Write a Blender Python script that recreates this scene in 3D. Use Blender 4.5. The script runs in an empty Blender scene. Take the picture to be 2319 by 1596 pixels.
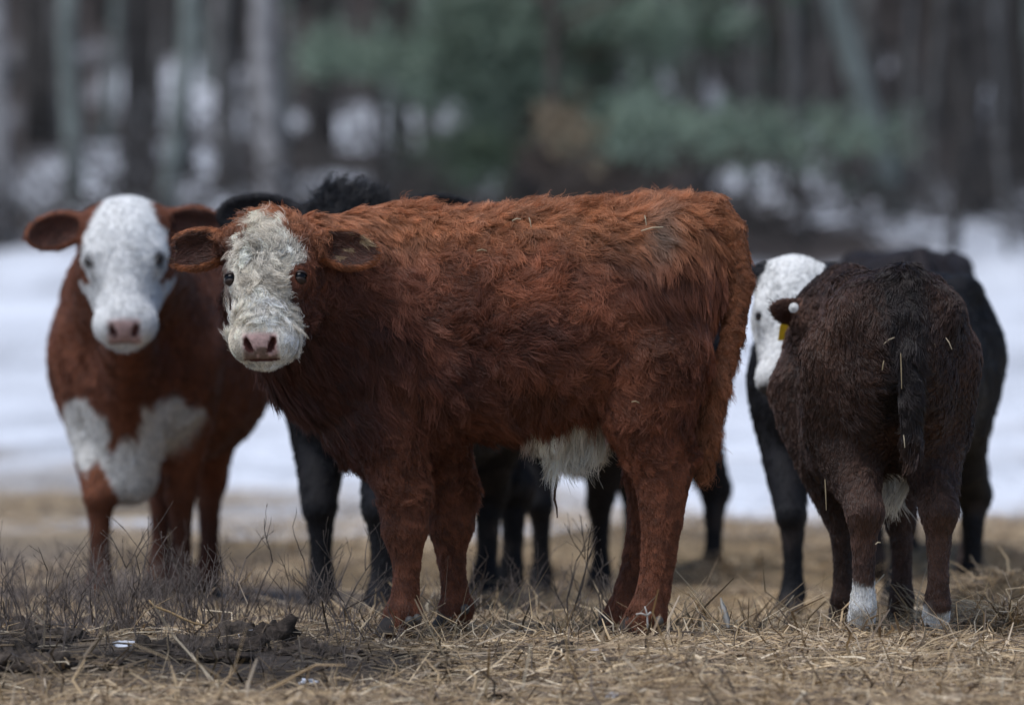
import bpy, math, random
import numpy as np
from mathutils import Vector, Matrix
from mathutils.kdtree import KDTree

PI = math.pi
sc = bpy.context.scene
COL = sc.collection
rng = np.random.default_rng(7)
random.seed(7)

# ------------------------------------------------------------------ camera
D, CAMZ, S, HV, CU = 12.8, 0.445, 966.0, 1000.0, 1159.5   # distance, height, px per metre at the calf
cd = bpy.data.cameras.new('camera')
cam = bpy.data.objects.new('camera', cd)
COL.objects.link(cam)
cd.sensor_width = 36.0
cd.lens = 36.0 * D / (2319.0 / S)
cd.clip_start = 0.2
cd.clip_end = 900.0
cam.location = (0, -D, CAMZ)
cam.rotation_euler = (PI / 2 + math.atan(202.0 / S / D), 0, 0)
cd.dof.use_dof = True
cd.dof.focus_distance = D - 0.27
cd.dof.aperture_fstop = 2.7
sc.camera = cam

# ------------------------------------------------------------------ sky, sun, exposure
SUN_EL, SUN_AZ = math.radians(66), math.radians(-130)      # azimuth from +y (behind the animals) towards +x
w = bpy.data.worlds.new('World')
sc.world = w
w.use_nodes = True
nt = w.node_tree
bg = nt.nodes['Background']
sky = nt.nodes.new('ShaderNodeTexSky')
sky.sky_type = 'NISHITA'
sky.sun_disc = False
sky.sun_elevation = SUN_EL
sky.sun_rotation = SUN_AZ
sky.air_density = 0.9
sky.dust_density = 1.0
sky.ozone_density = 1.0
nt.links.new(sky.outputs[0], bg.inputs[0])
bg.inputs[1].default_value = 0.08
ld = bpy.data.lights.new('sun', 'SUN')
ld.energy = 1.5
ld.angle = math.radians(40)
ld.color = (1.0, 0.99, 0.98)
sun = bpy.data.objects.new('sun', ld)
COL.objects.link(sun)
sd = Vector((math.sin(SUN_AZ) * math.cos(SUN_EL), math.cos(SUN_AZ) * math.cos(SUN_EL), math.sin(SUN_EL)))
sun.rotation_euler = sd.to_track_quat('Z', 'Y').to_euler()
sun.location = (-6, 8, 14)

vs = sc.view_settings
vs.view_transform = 'Standard'
vs.look = 'None'
vs.exposure = 0.66
vs.gamma = 1.0
sc.render.engine = 'CYCLES'
sc.cycles.use_denoising = True
sc.cycles.max_bounces = 8
sc.cycles.diffuse_bounces = 3
sc.cycles.glossy_bounces = 3
sc.cycles.transmission_bounces = 6
sc.cycles.sample_clamp_indirect = 6.0
sc.cycles_curves.shape = 'RIBBONS'
sc.cycles_curves.subdivisions = 1


# ------------------------------------------------------------------ helpers
def P(u, v, y=0.0):
    """a point of the place seen at photograph position u,v (2319 px wide) at depth y behind the calf plane"""
    k = (D + y) / D
    return np.array([(u - CU) / S * k, y, CAMZ + (HV - v) / S * k])


def hash3(ix, iy, iz, seed):
    h = (ix.astype(np.int64) * 374761393 + iy.astype(np.int64) * 668265263 + iz.astype(np.int64) * 2147483647 + seed * 974711) & 0x7fffffff
    h = (h ^ (h >> 13)) * 1274126177 & 0x7fffffff
    h = (h ^ (h >> 16)) * 1103515245 & 0x7fffffff
    return ((h ^ (h >> 11)) & 0xffff) / 32767.5 - 1.0


def noise(p, f, seed=0):
    """smooth value noise in -1..1"""
    q = np.asarray(p, dtype=np.float64) * f + 1000.0
    i = np.floor(q).astype(np.int64)
    t = q - i
    t = t * t * (3 - 2 * t)
    r = 0
    for a in (0, 1):
        for b in (0, 1):
            for c in (0, 1):
                wgt = (t[:, 0] if a else 1 - t[:, 0]) * (t[:, 1] if b else 1 - t[:, 1]) * (t[:, 2] if c else 1 - t[:, 2])
                r = r + wgt * hash3(i[:, 0] + a, i[:, 1] + b, i[:, 2] + c, seed)
    return r


def sstep(a, b, x):
    t = np.clip((x - a) / (b - a), 0, 1)
    return t * t * (3 - 2 * t)


def nrm(v):
    v = np.asarray(v, float)
    return v / np.maximum(np.linalg.norm(v, axis=-1, keepdims=True), 1e-9)


def mesh_np(name, V, F, mat, smooth=True, parent=None, colors=None, attr='tint'):
    """V (n,3), F (m,3 or 4) -> linked mesh object"""
    V = np.asarray(V, np.float32)
    F = np.asarray(F, np.int32)
    me = bpy.data.meshes.new(name)
    me.vertices.add(len(V))
    me.vertices.foreach_set('co', V.ravel())
    k = F.shape[1]
    me.loops.add(F.size)
    me.loops.foreach_set('vertex_index', F.ravel())
    me.polygons.add(len(F))
    me.polygons.foreach_set('loop_start', np.arange(0, F.size, k, dtype=np.int32))
    me.polygons.foreach_set('use_smooth', np.full(len(F), smooth))
    me.update(calc_edges=True)
    if colors is not None:
        c = np.ones((len(V), 4), np.float32)
        c[:, :3] = colors
        a = me.attributes.new(attr, 'FLOAT_COLOR', 'POINT')
        a.data.foreach_set('color', c.ravel())
    me.materials.append(mat)
    o = bpy.data.objects.new(name, me)
    COL.objects.link(o)
    if parent:
        o.parent = parent
    return o


def empty(name, loc=(0, 0, 0), rz=0.0):
    o = bpy.data.objects.new(name, None)
    o.location = loc
    o.rotation_euler = (0, 0, rz)
    o.empty_display_size = 0.1
    COL.objects.link(o)
    return o


def tag(o, label=None, cat=None, group=None, kind=None):
    if label: o['label'] = label
    if cat: o['category'] = cat
    if group: o['group'] = group
    if kind: o['kind'] = kind
    return o


def tube(pts, rad, sides=8, cap=True):
    """tapered tube along a polyline -> V, F(quads)"""
    pts = np.asarray(pts, float)
    n = len(pts)
    rad = np.broadcast_to(np.asarray(rad, float), (n,))
    T = nrm(np.gradient(pts, axis=0))
    ref = np.array([0.31, 0.95, 0.05]) if abs(T[0][2]) > 0.6 else np.array([0.05, 0.1, 1.0])
    A = nrm(np.cross(T, ref))
    B = np.cross(T, A)
    an = np.arange(sides) / sides * 2 * PI
    V = pts[:, None, :] + rad[:, None, None] * (np.cos(an)[None, :, None] * A[:, None, :] + np.sin(an)[None, :, None] * B[:, None, :])
    V = V.reshape(-1, 3)
    F = []
    for i in range(n - 1):
        for j in range(sides):
            a, b = i * sides + j, i * sides + (j + 1) % sides
            F.append((a, b, b + sides, a + sides))
    if cap:
        V = np.vstack([V, pts[-1] + T[-1] * rad[-1] * 0.4, pts[0] - T[0] * rad[0] * 0.4])
        e, s0 = len(V) - 2, len(V) - 1
        for j in range(sides):
            a, b = (n - 1) * sides + j, (n - 1) * sides + (j + 1) % sides
            F.append((a, b, e, e))
            F.append(((j + 1) % sides, j, s0, s0))
    return V, F


class MB:
    def __init__(s):
        s.V, s.F, s.C, s.n = [], [], [], 0

    def add(s, V, F, col=None):
        V = np.asarray(V, float)
        s.V.append(V)
        s.F.append(np.asarray(F, np.int64).reshape(-1, 4) + s.n)
        s.n += len(V)
        s.C.append(np.broadcast_to(np.asarray(col if col is not None else (1, 1, 1), float), (len(V), 3)))

    def tube(s, pts, rad, sides=6, col=None, cap=True):
        V, F = tube(pts, rad, sides, cap)
        s.add(V, F, col)

    def build(s, name, mat, parent=None, smooth=True):
        V, F, C = np.vstack(s.V), np.vstack(s.F), np.vstack(s.C)
        me = bpy.data.meshes.new(name)
        tri = F[:, 2] == F[:, 3]
        me.vertices.add(len(V))
        me.vertices.foreach_set('co', V.astype(np.float32).ravel())
        ln = np.where(tri, 3, 4).astype(np.int32)
        st = np.concatenate([[0], np.cumsum(ln)[:-1]]).astype(np.int32)
        keep = np.ones(F.shape, bool)
        keep[tri, 3] = False
        me.loops.add(int(ln.sum()))
        me.loops.foreach_set('vertex_index', F[keep].astype(np.int32))
        me.polygons.add(len(F))
        me.polygons.foreach_set('loop_start', st)
        me.polygons.foreach_set('use_smooth', np.full(len(F), smooth))
        me.update(calc_edges=True)
        c = np.ones((len(V), 4), np.float32)
        c[:, :3] = C
        a = me.attributes.new('tint', 'FLOAT_COLOR', 'POINT')
        a.data.foreach_set('color', c.ravel())
        me.materials.append(mat)
        o = bpy.data.objects.new(name, me)
        COL.objects.link(o)
        if parent: o.parent = parent
        return o


# ------------------------------------------------------------------ materials
def mat_new(name):
    m = bpy.data.materials.new(name)
    m.use_nodes = True
    return m, m.node_tree, m.node_tree.nodes['Principled BSDF']


def mat_tint(name, rough=0.8, noise_scale=0, noise_amt=0.3, bump=0.0, spec=0.3, sheen=0.0, attr='tint'):
    """colour from the mesh's own tint attribute, broken up by noise"""
    m, t, b = mat_new(name)
    a = t.nodes.new('ShaderNodeAttribute')
    a.attribute_name = attr
    out = a.outputs['Color']
    if noise_scale:
        tc = t.nodes.new('ShaderNodeTexCoord')
        n = t.nodes.new('ShaderNodeTexNoise')
        n.inputs['Scale'].default_value = noise_scale
        n.inputs['Detail'].default_value = 5
        t.links.new(tc.outputs['Object'], n.inputs['Vector'])
        mr = t.nodes.new('ShaderNodeMapRange')
        mr.inputs[1].default_value, mr.inputs[2].default_value = 0.3, 0.7
        mr.inputs[3].default_value, mr.inputs[4].default_value = 1 - noise_amt, 1 + noise_amt
        t.links.new(n.outputs['Fac'], mr.inputs[0])
        mx = t.nodes.new('ShaderNodeVectorMath')
        mx.operation = 'SCALE'
        t.links.new(out, mx.inputs[0])
        t.links.new(mr.outputs[0], mx.inputs['Scale'])
        out = mx.outputs[0]
        if bump:
            bp = t.nodes.new('ShaderNodeBump')
            bp.inputs['Strength'].default_value = bump
            bp.inputs['Distance'].default_value = 0.01
            t.links.new(n.outputs['Fac'], bp.inputs['Height'])
            t.links.new(bp.outputs[0], b.inputs['Normal'])
    t.links.new(out, b.inputs['Base Color'])
    b.inputs['Roughness'].default_value = rough
    b.inputs['Specular IOR Level'].default_value = spec
    return m


def mat_plain(name, col, rough=0.6, spec=0.5, coat=0.0):
    m, t, b = mat_new(name)
    tc = t.nodes.new('ShaderNodeTexCoord')
    n = t.nodes.new('ShaderNodeTexNoise')
    n.inputs['Scale'].default_value = 60
    t.links.new(tc.outputs['Object'], n.inputs['Vector'])
    mx = t.nodes.new('ShaderNodeMix')
    mx.data_type = 'RGBA'
    mx.inputs[6].default_value = (col[0] * .75, col[1] * .75, col[2] * .75, 1)
    mx.inputs[7].default_value = (min(col[0] * 1.2, 1), min(col[1] * 1.2, 1), min(col[2] * 1.2, 1), 1)
    t.links.new(n.outputs['Fac'], mx.inputs[0])
    t.links.new(mx.outputs[2], b.inputs['Base Color'])
    b.inputs['Roughness'].default_value = rough
    b.inputs['Specular IOR Level'].default_value = spec
    b.inputs['Coat Weight'].default_value = coat
    return m


def mat_hair(name, rough=0.40, spec=0.40):
    """coat hair: bleached tips, roots darkened as painted shade deep in the locks"""
    m, t, b = mat_new(name)
    at = t.nodes.new('ShaderNodeAttribute')
    at.attribute_name = 'hair_color'
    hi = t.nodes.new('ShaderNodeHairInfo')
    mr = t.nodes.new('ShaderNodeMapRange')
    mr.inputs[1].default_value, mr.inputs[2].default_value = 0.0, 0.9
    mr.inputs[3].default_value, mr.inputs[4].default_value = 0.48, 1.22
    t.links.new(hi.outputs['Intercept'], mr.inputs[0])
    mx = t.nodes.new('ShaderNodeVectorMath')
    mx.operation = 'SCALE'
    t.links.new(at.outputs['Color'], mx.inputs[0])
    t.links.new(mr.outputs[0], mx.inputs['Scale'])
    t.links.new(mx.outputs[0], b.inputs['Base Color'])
    b.inputs['Roughness'].default_value = rough
    b.inputs['Specular IOR Level'].default_value = spec
    return m


M_SKIN = mat_tint('hide', 0.75, 90, 0.25, 0.3, spec=0.25)
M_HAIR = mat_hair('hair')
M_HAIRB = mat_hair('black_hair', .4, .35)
M_EYE = mat_plain('eye', (0.003, 0.0025, 0.003), 0.05, 0.22, 0.0)
M_LID = mat_plain('eyelid', (0.035, 0.02, 0.017), 0.5)
M_HOOF = mat_plain('horn', (0.045, 0.034, 0.028), 0.7)
M_DEW = mat_plain('dewclaw_horn', (0.10, 0.09, 0.08), 0.5)
M_TAGW = mat_plain('tag_white', (0.75, 0.75, 0.72), 0.4)
M_TAGY = mat_plain('tag_yellow', (0.65, 0.42, 0.02), 0.4)
M_STRAW = mat_tint('straw', 0.6, 0, spec=0.35)
M_TWIG = mat_tint('twig', 0.8, 150, 0.3)
M_BARK = mat_tint('bark', 0.9, 7, 0.45, 0.8, spec=0.15)
M_NEEDLE = mat_tint('needles', 0.6, 0, spec=0.3)
M_CLOD = mat_tint('manure', 0.85, 60, 0.5, 1.0, spec=0.25)


# ------------------------------------------------------------------ terrain
_PY = np.array([-80, -30, -13, -4, -1.5, -.55, -.1, 1.2, 4.5, 11.2, 22, 37, 60, 82, 107, 140, 220, 420.])
_PZ = np.array([-1.6, -1.2, -.85, -.27, -.11, -.030, -.002, -.035, -.03, 0.19, 0.9, 2.14, 4.2, 6.6, 11.0, 16.5, 24.0, 34.0])


def ground_z(x, y):
    x = np.atleast_1d(np.asarray(x, float))
    y = np.atleast_1d(np.asarray(y, float))
    x, y = np.broadcast_arrays(x, y)
    z = sum(np.interp(y + o, _PY, _PZ) for o in (-.3, -.1, .1, .3)) / 4
    p = np.stack([x, y, np.zeros_like(x)], -1)
    near = 1 - sstep(6, 20, np.abs(y))
    z = z + near * (0.010 * noise(p, 1.7, 3) + 0.008 * noise(p, 4.3, 4) + 0.005 * noise(p, 11, 5))
    z = z + (1 - sstep(-1.0, -.45, y)) * near * (.038 * noise(p, 2.6, 9) + .024 * noise(p, 7, 10))
    # the hay lies in a low swell in front of the animals and in a mound at the right
    z = z - .006
    far = sstep(6, 20, y)
    z = z + far * (0.12 * noise(p, 0.25, 6) + 0.05 * noise(p, 0.9, 7)) + sstep(30, 60, y) * 0.35 * noise(p, 0.12, 8)
    return z


def snow_mask(x, y):
    p = np.stack([x, y, np.zeros_like(x)], -1)
    n = noise(p, 0.35, 11) * 0.5 + noise(p, 1.1, 12) * 0.35 + noise(p, 3.1, 13) * 0.2
    field = sstep(-0.6, 0.9, (y - 10.8) / 1.8 + n * 2.6)
    bare = sstep(0.22, 0.55, noise(p * np.array([1, .45, 1]), 0.42, 15) + 0.25 * n + .1 * noise(p, 2.2, 16))
    field = field * (1 - 0.75 * bare * (1 - .7 * sstep(18, 24, y)))
    forest = sstep(33, 36, y + 2 * n)
    patches = sstep(.04, .30, noise(p * np.array([1, .10, 1]), .95, 21) + .35 * noise(p * np.array([1, .3, 1]), .4, 22) + 0.2 * n - .35 * np.exp(-((x - 1.5) / 3.5) ** 2) + .30 * sstep(-1.0, -3.5, x))
    patches = patches * (1 - sstep(78, 92, y + 6 * n))
    return np.clip(field * (1 - forest) + forest * patches, 0, 1)


def build_ground():
    ys = np.concatenate([np.linspace(-80, -8, 25), np.arange(-7.6, -4.4, .4), np.arange(-4.2, 3, 0.035), np.arange(3, 14, 0.12), np.arange(14, 40, .35),
                         np.arange(40, 120, 1.0), np.arange(120, 420, 12)])
    xs = np.concatenate([-np.geomspace(2.2, 260, 60)[::-1], np.arange(-2.1, 2.11, 0.035), np.geomspace(2.2, 260, 60)])
    X, Y = np.meshgrid(xs, ys)
    x, y = X.ravel(), Y.ravel()
    z = ground_z(x, y)
    p = np.stack([x, y, z * 0], -1)
    s = snow_mask(x, y)
    n1, n2 = noise(p, 1.3, 31), noise(p, 5.0, 32)
    hay = np.array([.42, .315, .195])
    dirt = np.array([.14, .115, .09])
    t = np.clip(.5 + .45 * n1 + .3 * n2, 0, 1)[:, None]
    col = dirt * (1 - t) + hay * t
    # trodden dark muck at the left foreground
    muck = sstep(.1, -.45, x + .2 * n1 + .1 * n2) * np.exp(-((y + .62) / 0.42) ** 2)
    muck = np.clip(muck * 1.25, 0, 1)[:, None]
    col = col * (1 - muck) + np.array([.045, .037, .032]) * muck
    gold = (sstep(-.8, .2, x + .2 * n1) * sstep(1.4, 3, y) * (1 - sstep(9, 12, y)))[:, None] * np.clip(.6 + .5 * n1 + .4 * n2, 0, 1)[:, None]
    col = col * (1 - gold) + np.array([.47, .335, .185]) * gold
    weeds = (sstep(-.1, -.9, x) * sstep(.2, .8, y) * (1 - sstep(5, 8, y)))[:, None]
    col = col * (1 - weeds) + np.array([.15, .12, .10]) * weeds
    litter = (.5 + .5 * noise(p, .8, 33))[:, None]
    floor = np.array([.045, .038, .036]) * (1 - litter) + np.array([.075, .060, .053]) * litter
    fw = sstep(27, 32, y)[:, None]
    col = col * (1 - fw) + floor * fw
    grime = np.clip(1 - .13 * noise(p, .9, 34) - .22 * sstep(.2, .7, noise(p, 2.8, 35)) - .2 * sstep(.3, .7, noise(p * np.array([1, .4, 1]), 1.5, 36)), .5, 1.05)[:, None]
    col = col * (1 - s[:, None]) + np.array([.74, .77, .83]) * grime * s[:, None]
    z = z + s * 0.05 * sstep(6, 12, y)
    nx, ny = len(xs), len(ys)
    i = np.arange(nx * ny).reshape(ny, nx)
    F = np.stack([i[:-1, :-1], i[:-1, 1:], i[1:, 1:], i[1:, :-1]], -1).reshape(-1, 4)
    m = mat_tint('ground', 0.9, 26, 0.35, 0.5, spec=0.2)
    o = mesh_np('ground', np.stack([x, y, z], -1), F, m, True, colors=col)
    tag(o, 'trodden hay and mud running back into a snowy field and wooded slope', None, None, 'structure')


build_ground()


# ------------------------------------------------------------------ animals: one implicit body, meshed as a single surface
class Field:
    def __init__(s):
        s.pr = []

    def cone(s, a, b, ra, rb, k, part, op='u'):
        a, b = np.asarray(a, float), np.asarray(b, float)
        s.pr.append(dict(t='c', a=a, b=b, ra=ra, rb=rb, k=k, part=part, op=op, c=(a + b) / 2, R=np.linalg.norm(a - b) / 2 + max(ra, rb)))

    def chain(s, pts, k, part):
        p = np.array([q[0] for q in pts], float)
        r = np.array([q[1] for q in pts], float)
        c = (p.min(0) + p.max(0)) / 2
        s.pr.append(dict(t='g', p=p, r=r, k=k, part=part, op='u', c=c, R=np.linalg.norm(p - c, axis=1).max() + r.max()))

    def ell(s, c, r, k, part, op='u', axes=None):
        s.pr.append(dict(t='e', c=np.asarray(c, float), r=np.asarray(r, float), A=np.eye(3) if axes is None else np.asarray(axes, float), k=k, part=part, op=op, R=max(r)))

    def loft(s, st, k, part, box=2.35, taper=.12):
        st = np.asarray(sorted(st), float)
        X = np.linspace(st[0, 0], st[-1, 0], 200)
        T = np.stack([np.interp(X, st[:, 0], st[:, j]) for j in (1, 2, 3)], -1)
        ker = np.hanning(21); ker /= ker.sum()
        T2 = np.stack([np.convolve(np.pad(T[:, j], 10, mode='edge'), ker, 'valid') for j in range(3)], -1)
        s.pr.append(dict(t='l', X=X, top=T2[:, 0], bot=T2[:, 1], w=T2[:, 2], k=k, part=part, op='u', R=99, c=np.zeros(3), e=box, tp=taper))

    def one(s, q, p):
        if q['t'] == 'c':
            ba = q['b'] - q['a']
            t = np.clip((p - q['a']) @ ba / max(ba @ ba, 1e-9), 0, 1)
            return np.linalg.norm(p - q['a'] - t[:, None] * ba, axis=1) - (q['ra'] + t * (q['rb'] - q['ra']))
        if q['t'] == 'g':
            d = None
            for a_, b_, ra_, rb_ in zip(q['p'][:-1], q['p'][1:], q['r'][:-1], q['r'][1:]):
                ba = b_ - a_
                t = np.clip((p - a_) @ ba / max(ba @ ba, 1e-9), 0, 1)
                di = np.linalg.norm(p - a_ - t[:, None] * ba, axis=1) - (ra_ + t * (rb_ - ra_))
                if d is None:
                    d = di
                else:
                    h = np.clip(.5 + .5 * (d - di) / .008, 0, 1)
                    d = d * (1 - h) + di * h - .008 * h * (1 - h)
            return d
        if q['t'] == 'e':
            l = (p - q['c']) @ q['A'].T
            k0 = np.linalg.norm(l / q['r'], axis=1)
            k1 = np.linalg.norm(l / q['r'] ** 2, axis=1)
            return k0 * (k0 - 1) / np.maximum(k1, 1e-6)
        x = p[:, 0]
        top, bot, wd = (np.interp(x, q['X'], q[n]) for n in ('top', 'bot', 'w'))
        hh = np.maximum((top - bot) / 2, .01)
        zz = (p[:, 2] - (top + bot) / 2) / hh
        # fuller towards the belly, narrower along the spine
        wd = np.maximum(wd, .01) * np.where(zz > 0, 1 - np.interp(x, [q['X'][0], q['X'][0] * .55 + q['X'][-1] * .45], [.06, q['tp']]) * np.clip(zz, 0, 1), 1)
        e = q['e']
        r = (np.abs(p[:, 1] / wd) ** e + np.abs(zz) ** e) ** (1 / e)
        d = (r - 1) * np.minimum(wd, hh)
        return np.maximum(d, np.maximum(x - q['X'][-1], q['X'][0] - x))

    def __call__(s, p, parts=False):
        d = np.full(len(p), 9.0)
        best = np.full(len(p), 9.0)
        pid = np.zeros(len(p), np.int16)
        for i, q in enumerate(s.pr):
            if q['R'] < 50:
                ix = np.nonzero(((p - q['c']) ** 2).sum(1) < (q['R'] + .11) ** 2)[0]
                if not len(ix): continue
                di, dc = s.one(q, p[ix]), d[ix]
            else:
                ix = slice(None)
                di, dc = s.one(q, p), d
            if q['op'] == 'u':
                h = np.clip(.5 + .5 * (dc - di) / q['k'], 0, 1)
                d[ix] = dc * (1 - h) + di * h - q['k'] * h * (1 - h)
                bb = best[ix]
                m = di < bb
                if parts:
                    pi = pid[ix]
                    pi[m] = i
                    pid[ix] = pi
                best[ix] = np.where(m, di, bb)
            else:
                h = np.clip(.5 - .5 * (dc + di) / q['k'], 0, 1)
                d[ix] = dc * (1 - h) + (-di) * h + q['k'] * h * (1 - h)
                if parts:
                    pi = pid[ix]
                    pi[di < .002] = i
                    pid[ix] = pi
        return (d, pid) if parts else d

    def grad(s, p, e=.002):
        g = np.stack([s(p + v) - s(p - v) for v in np.eye(3) * e], -1)
        return g / (2 * e)


def surface(f, lo, hi, h):
    lo = np.asarray(lo, float)
    n = (np.ceil((np.asarray(hi) - lo) / h / 4).astype(int) + 1) * 4
    ax = [lo[i] + np.arange(0, n[i] + 1, 4) * h for i in range(3)]
    G = np.stack(np.meshgrid(*ax, indexing='ij'), -1)
    d = f(G.reshape(-1, 3)).reshape(G.shape[:3]).astype(np.float32)
    for a in range(3):
        d = np.moveaxis(d, a, 0)
        o = np.empty(((d.shape[0] - 1) * 4 + 1,) + d.shape[1:], np.float32)
        for j in range(4):
            o[j:-1:4] = d[:-1] * (1 - j / 4) + d[1:] * (j / 4)
        o[-1] = d[-1]
        d = np.moveaxis(o, 0, a)
    d = np.ascontiguousarray(d)
    ix = np.argwhere(np.abs(d) < 7 * h)
    pts = lo + ix * h
    d[ix[:, 0], ix[:, 1], ix[:, 2]] = f(pts)
    sg = d < 0
    cnt = sum(sg[a:sg.shape[0] - 1 + a, b:sg.shape[1] - 1 + b, c:sg.shape[2] - 1 + c].astype(np.int8) for a in (0, 1) for b in (0, 1) for c in (0, 1))
    cells = np.argwhere((cnt > 0) & (cnt < 8))
    cid = np.full(cnt.shape, -1, np.int32)
    cid[cells[:, 0], cells[:, 1], cells[:, 2]] = np.arange(len(cells))
    acc = np.zeros((len(cells), 3)); num = np.zeros(len(cells))
    cor = [(a, b, c) for a in (0, 1) for b in (0, 1) for c in (0, 1)]
    for A in cor:
        for ax_ in range(3):
            if A[ax_]: continue
            B = list(A); B[ax_] = 1
            ca, cb = cells + A, cells + B
            da, db = d[ca[:, 0], ca[:, 1], ca[:, 2]], d[cb[:, 0], cb[:, 1], cb[:, 2]]
            m = (da < 0) != (db < 0)
            t = np.where(m, da / np.where(m, da - db, 1), 0)
            pt = np.repeat(np.array(A, float)[None], len(cells), 0)
            pt[:, ax_] += t
            acc[m] += pt[m]; num[m] += 1
    V = lo + (cells + acc / num[:, None]) * h
    Q = []
    for a in range(3):
        s0 = [slice(None)] * 3; s1 = [slice(None)] * 3
        s0[a] = slice(0, -1); s1[a] = slice(1, None)
        e = np.argwhere(sg[tuple(s0)] != sg[tuple(s1)])
        b, c = (a + 1) % 3, (a + 2) % 3
        ok = (e[:, b] > 0) & (e[:, c] > 0) & (e[:, b] < sg.shape[b] - 1) & (e[:, c] < sg.shape[c] - 1)
        e = e[ok]
        q = []
        for ob, oc in ((-1, -1), (0, -1), (0, 0), (-1, 0)):
            k = e.copy(); k[:, b] += ob; k[:, c] += oc
            q.append(cid[k[:, 0], k[:, 1], k[:, 2]])
        q = np.stack(q, -1)
        inside = sg[e[:, 0], e[:, 1], e[:, 2]]
        q[~inside] = q[~inside][:, ::-1]
        Q.append(q)
    Q = np.vstack(Q)
    Q = Q[(Q >= 0).all(1)]
    for _ in range(2):
        g = f.grad(V)
        gl = np.maximum((g ** 2).sum(1), .2)
        st = -(f(V) / gl)[:, None] * g
        ln = np.linalg.norm(st, axis=1, keepdims=True)
        V = V + st * np.minimum(1, h * .5 / np.maximum(ln, 1e-9))
    g = f.grad(V)
    N = nrm(g)
    _, pid = f(V, parts=True)
    return V, Q, N, pid


def hair_object(name, pts, rad, col, parent, mat):
    """pts (n,k,3)"""
    n, k = pts.shape[:2]
    hc = bpy.data.hair_curves.new(name)
    hc.add_curves([k] * n)
    hc.attributes['position'].data.foreach_set('vector', pts.astype(np.float32).ravel())
    r = hc.attributes.get('radius') or hc.attributes.new('radius', 'FLOAT', 'POINT')
    r.data.foreach_set('value', rad.astype(np.float32).ravel())
    c4 = np.ones((n, 4), np.float32)
    c4[:, :3] = col
    a = hc.attributes.new('hair_color', 'FLOAT_COLOR', 'CURVE')
    a.data.foreach_set('color', c4.ravel())
    hc.materials.append(mat)
    o = bpy.data.objects.new(name, hc)
    COL.objects.link(o)
    o.parent = parent
    return o


def strands(p, n, t, L, lift, amp, freq, ph, k, droop):
    s = np.linspace(0, 1, k)[None, :, None]
    b = np.cross(n, t)
    L_ = L[:, None, None]
    out = p[:, None, :] + L_ * (t[:, None, :] * (s * (1 - .12 * s)) + n[:, None, :] * (lift[:, None, None] * s * (1 - .45 * s)))
    wv = np.sin(2 * PI * freq[:, None, None] * s + ph[:, None, None]) - np.sin(ph)[:, None, None]
    wv2 = np.cos(2 * PI * freq[:, None, None] * s + ph[:, None, None]) - np.cos(ph)[:, None, None]
    out = out + amp[:, None, None] * s * (b[:, None, :] * wv + .5 * n[:, None, :] * wv2)
    out[:, :, 2] -= (droop * L)[:, None] * s[:, :, 0] ** 2
    return out


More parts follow.
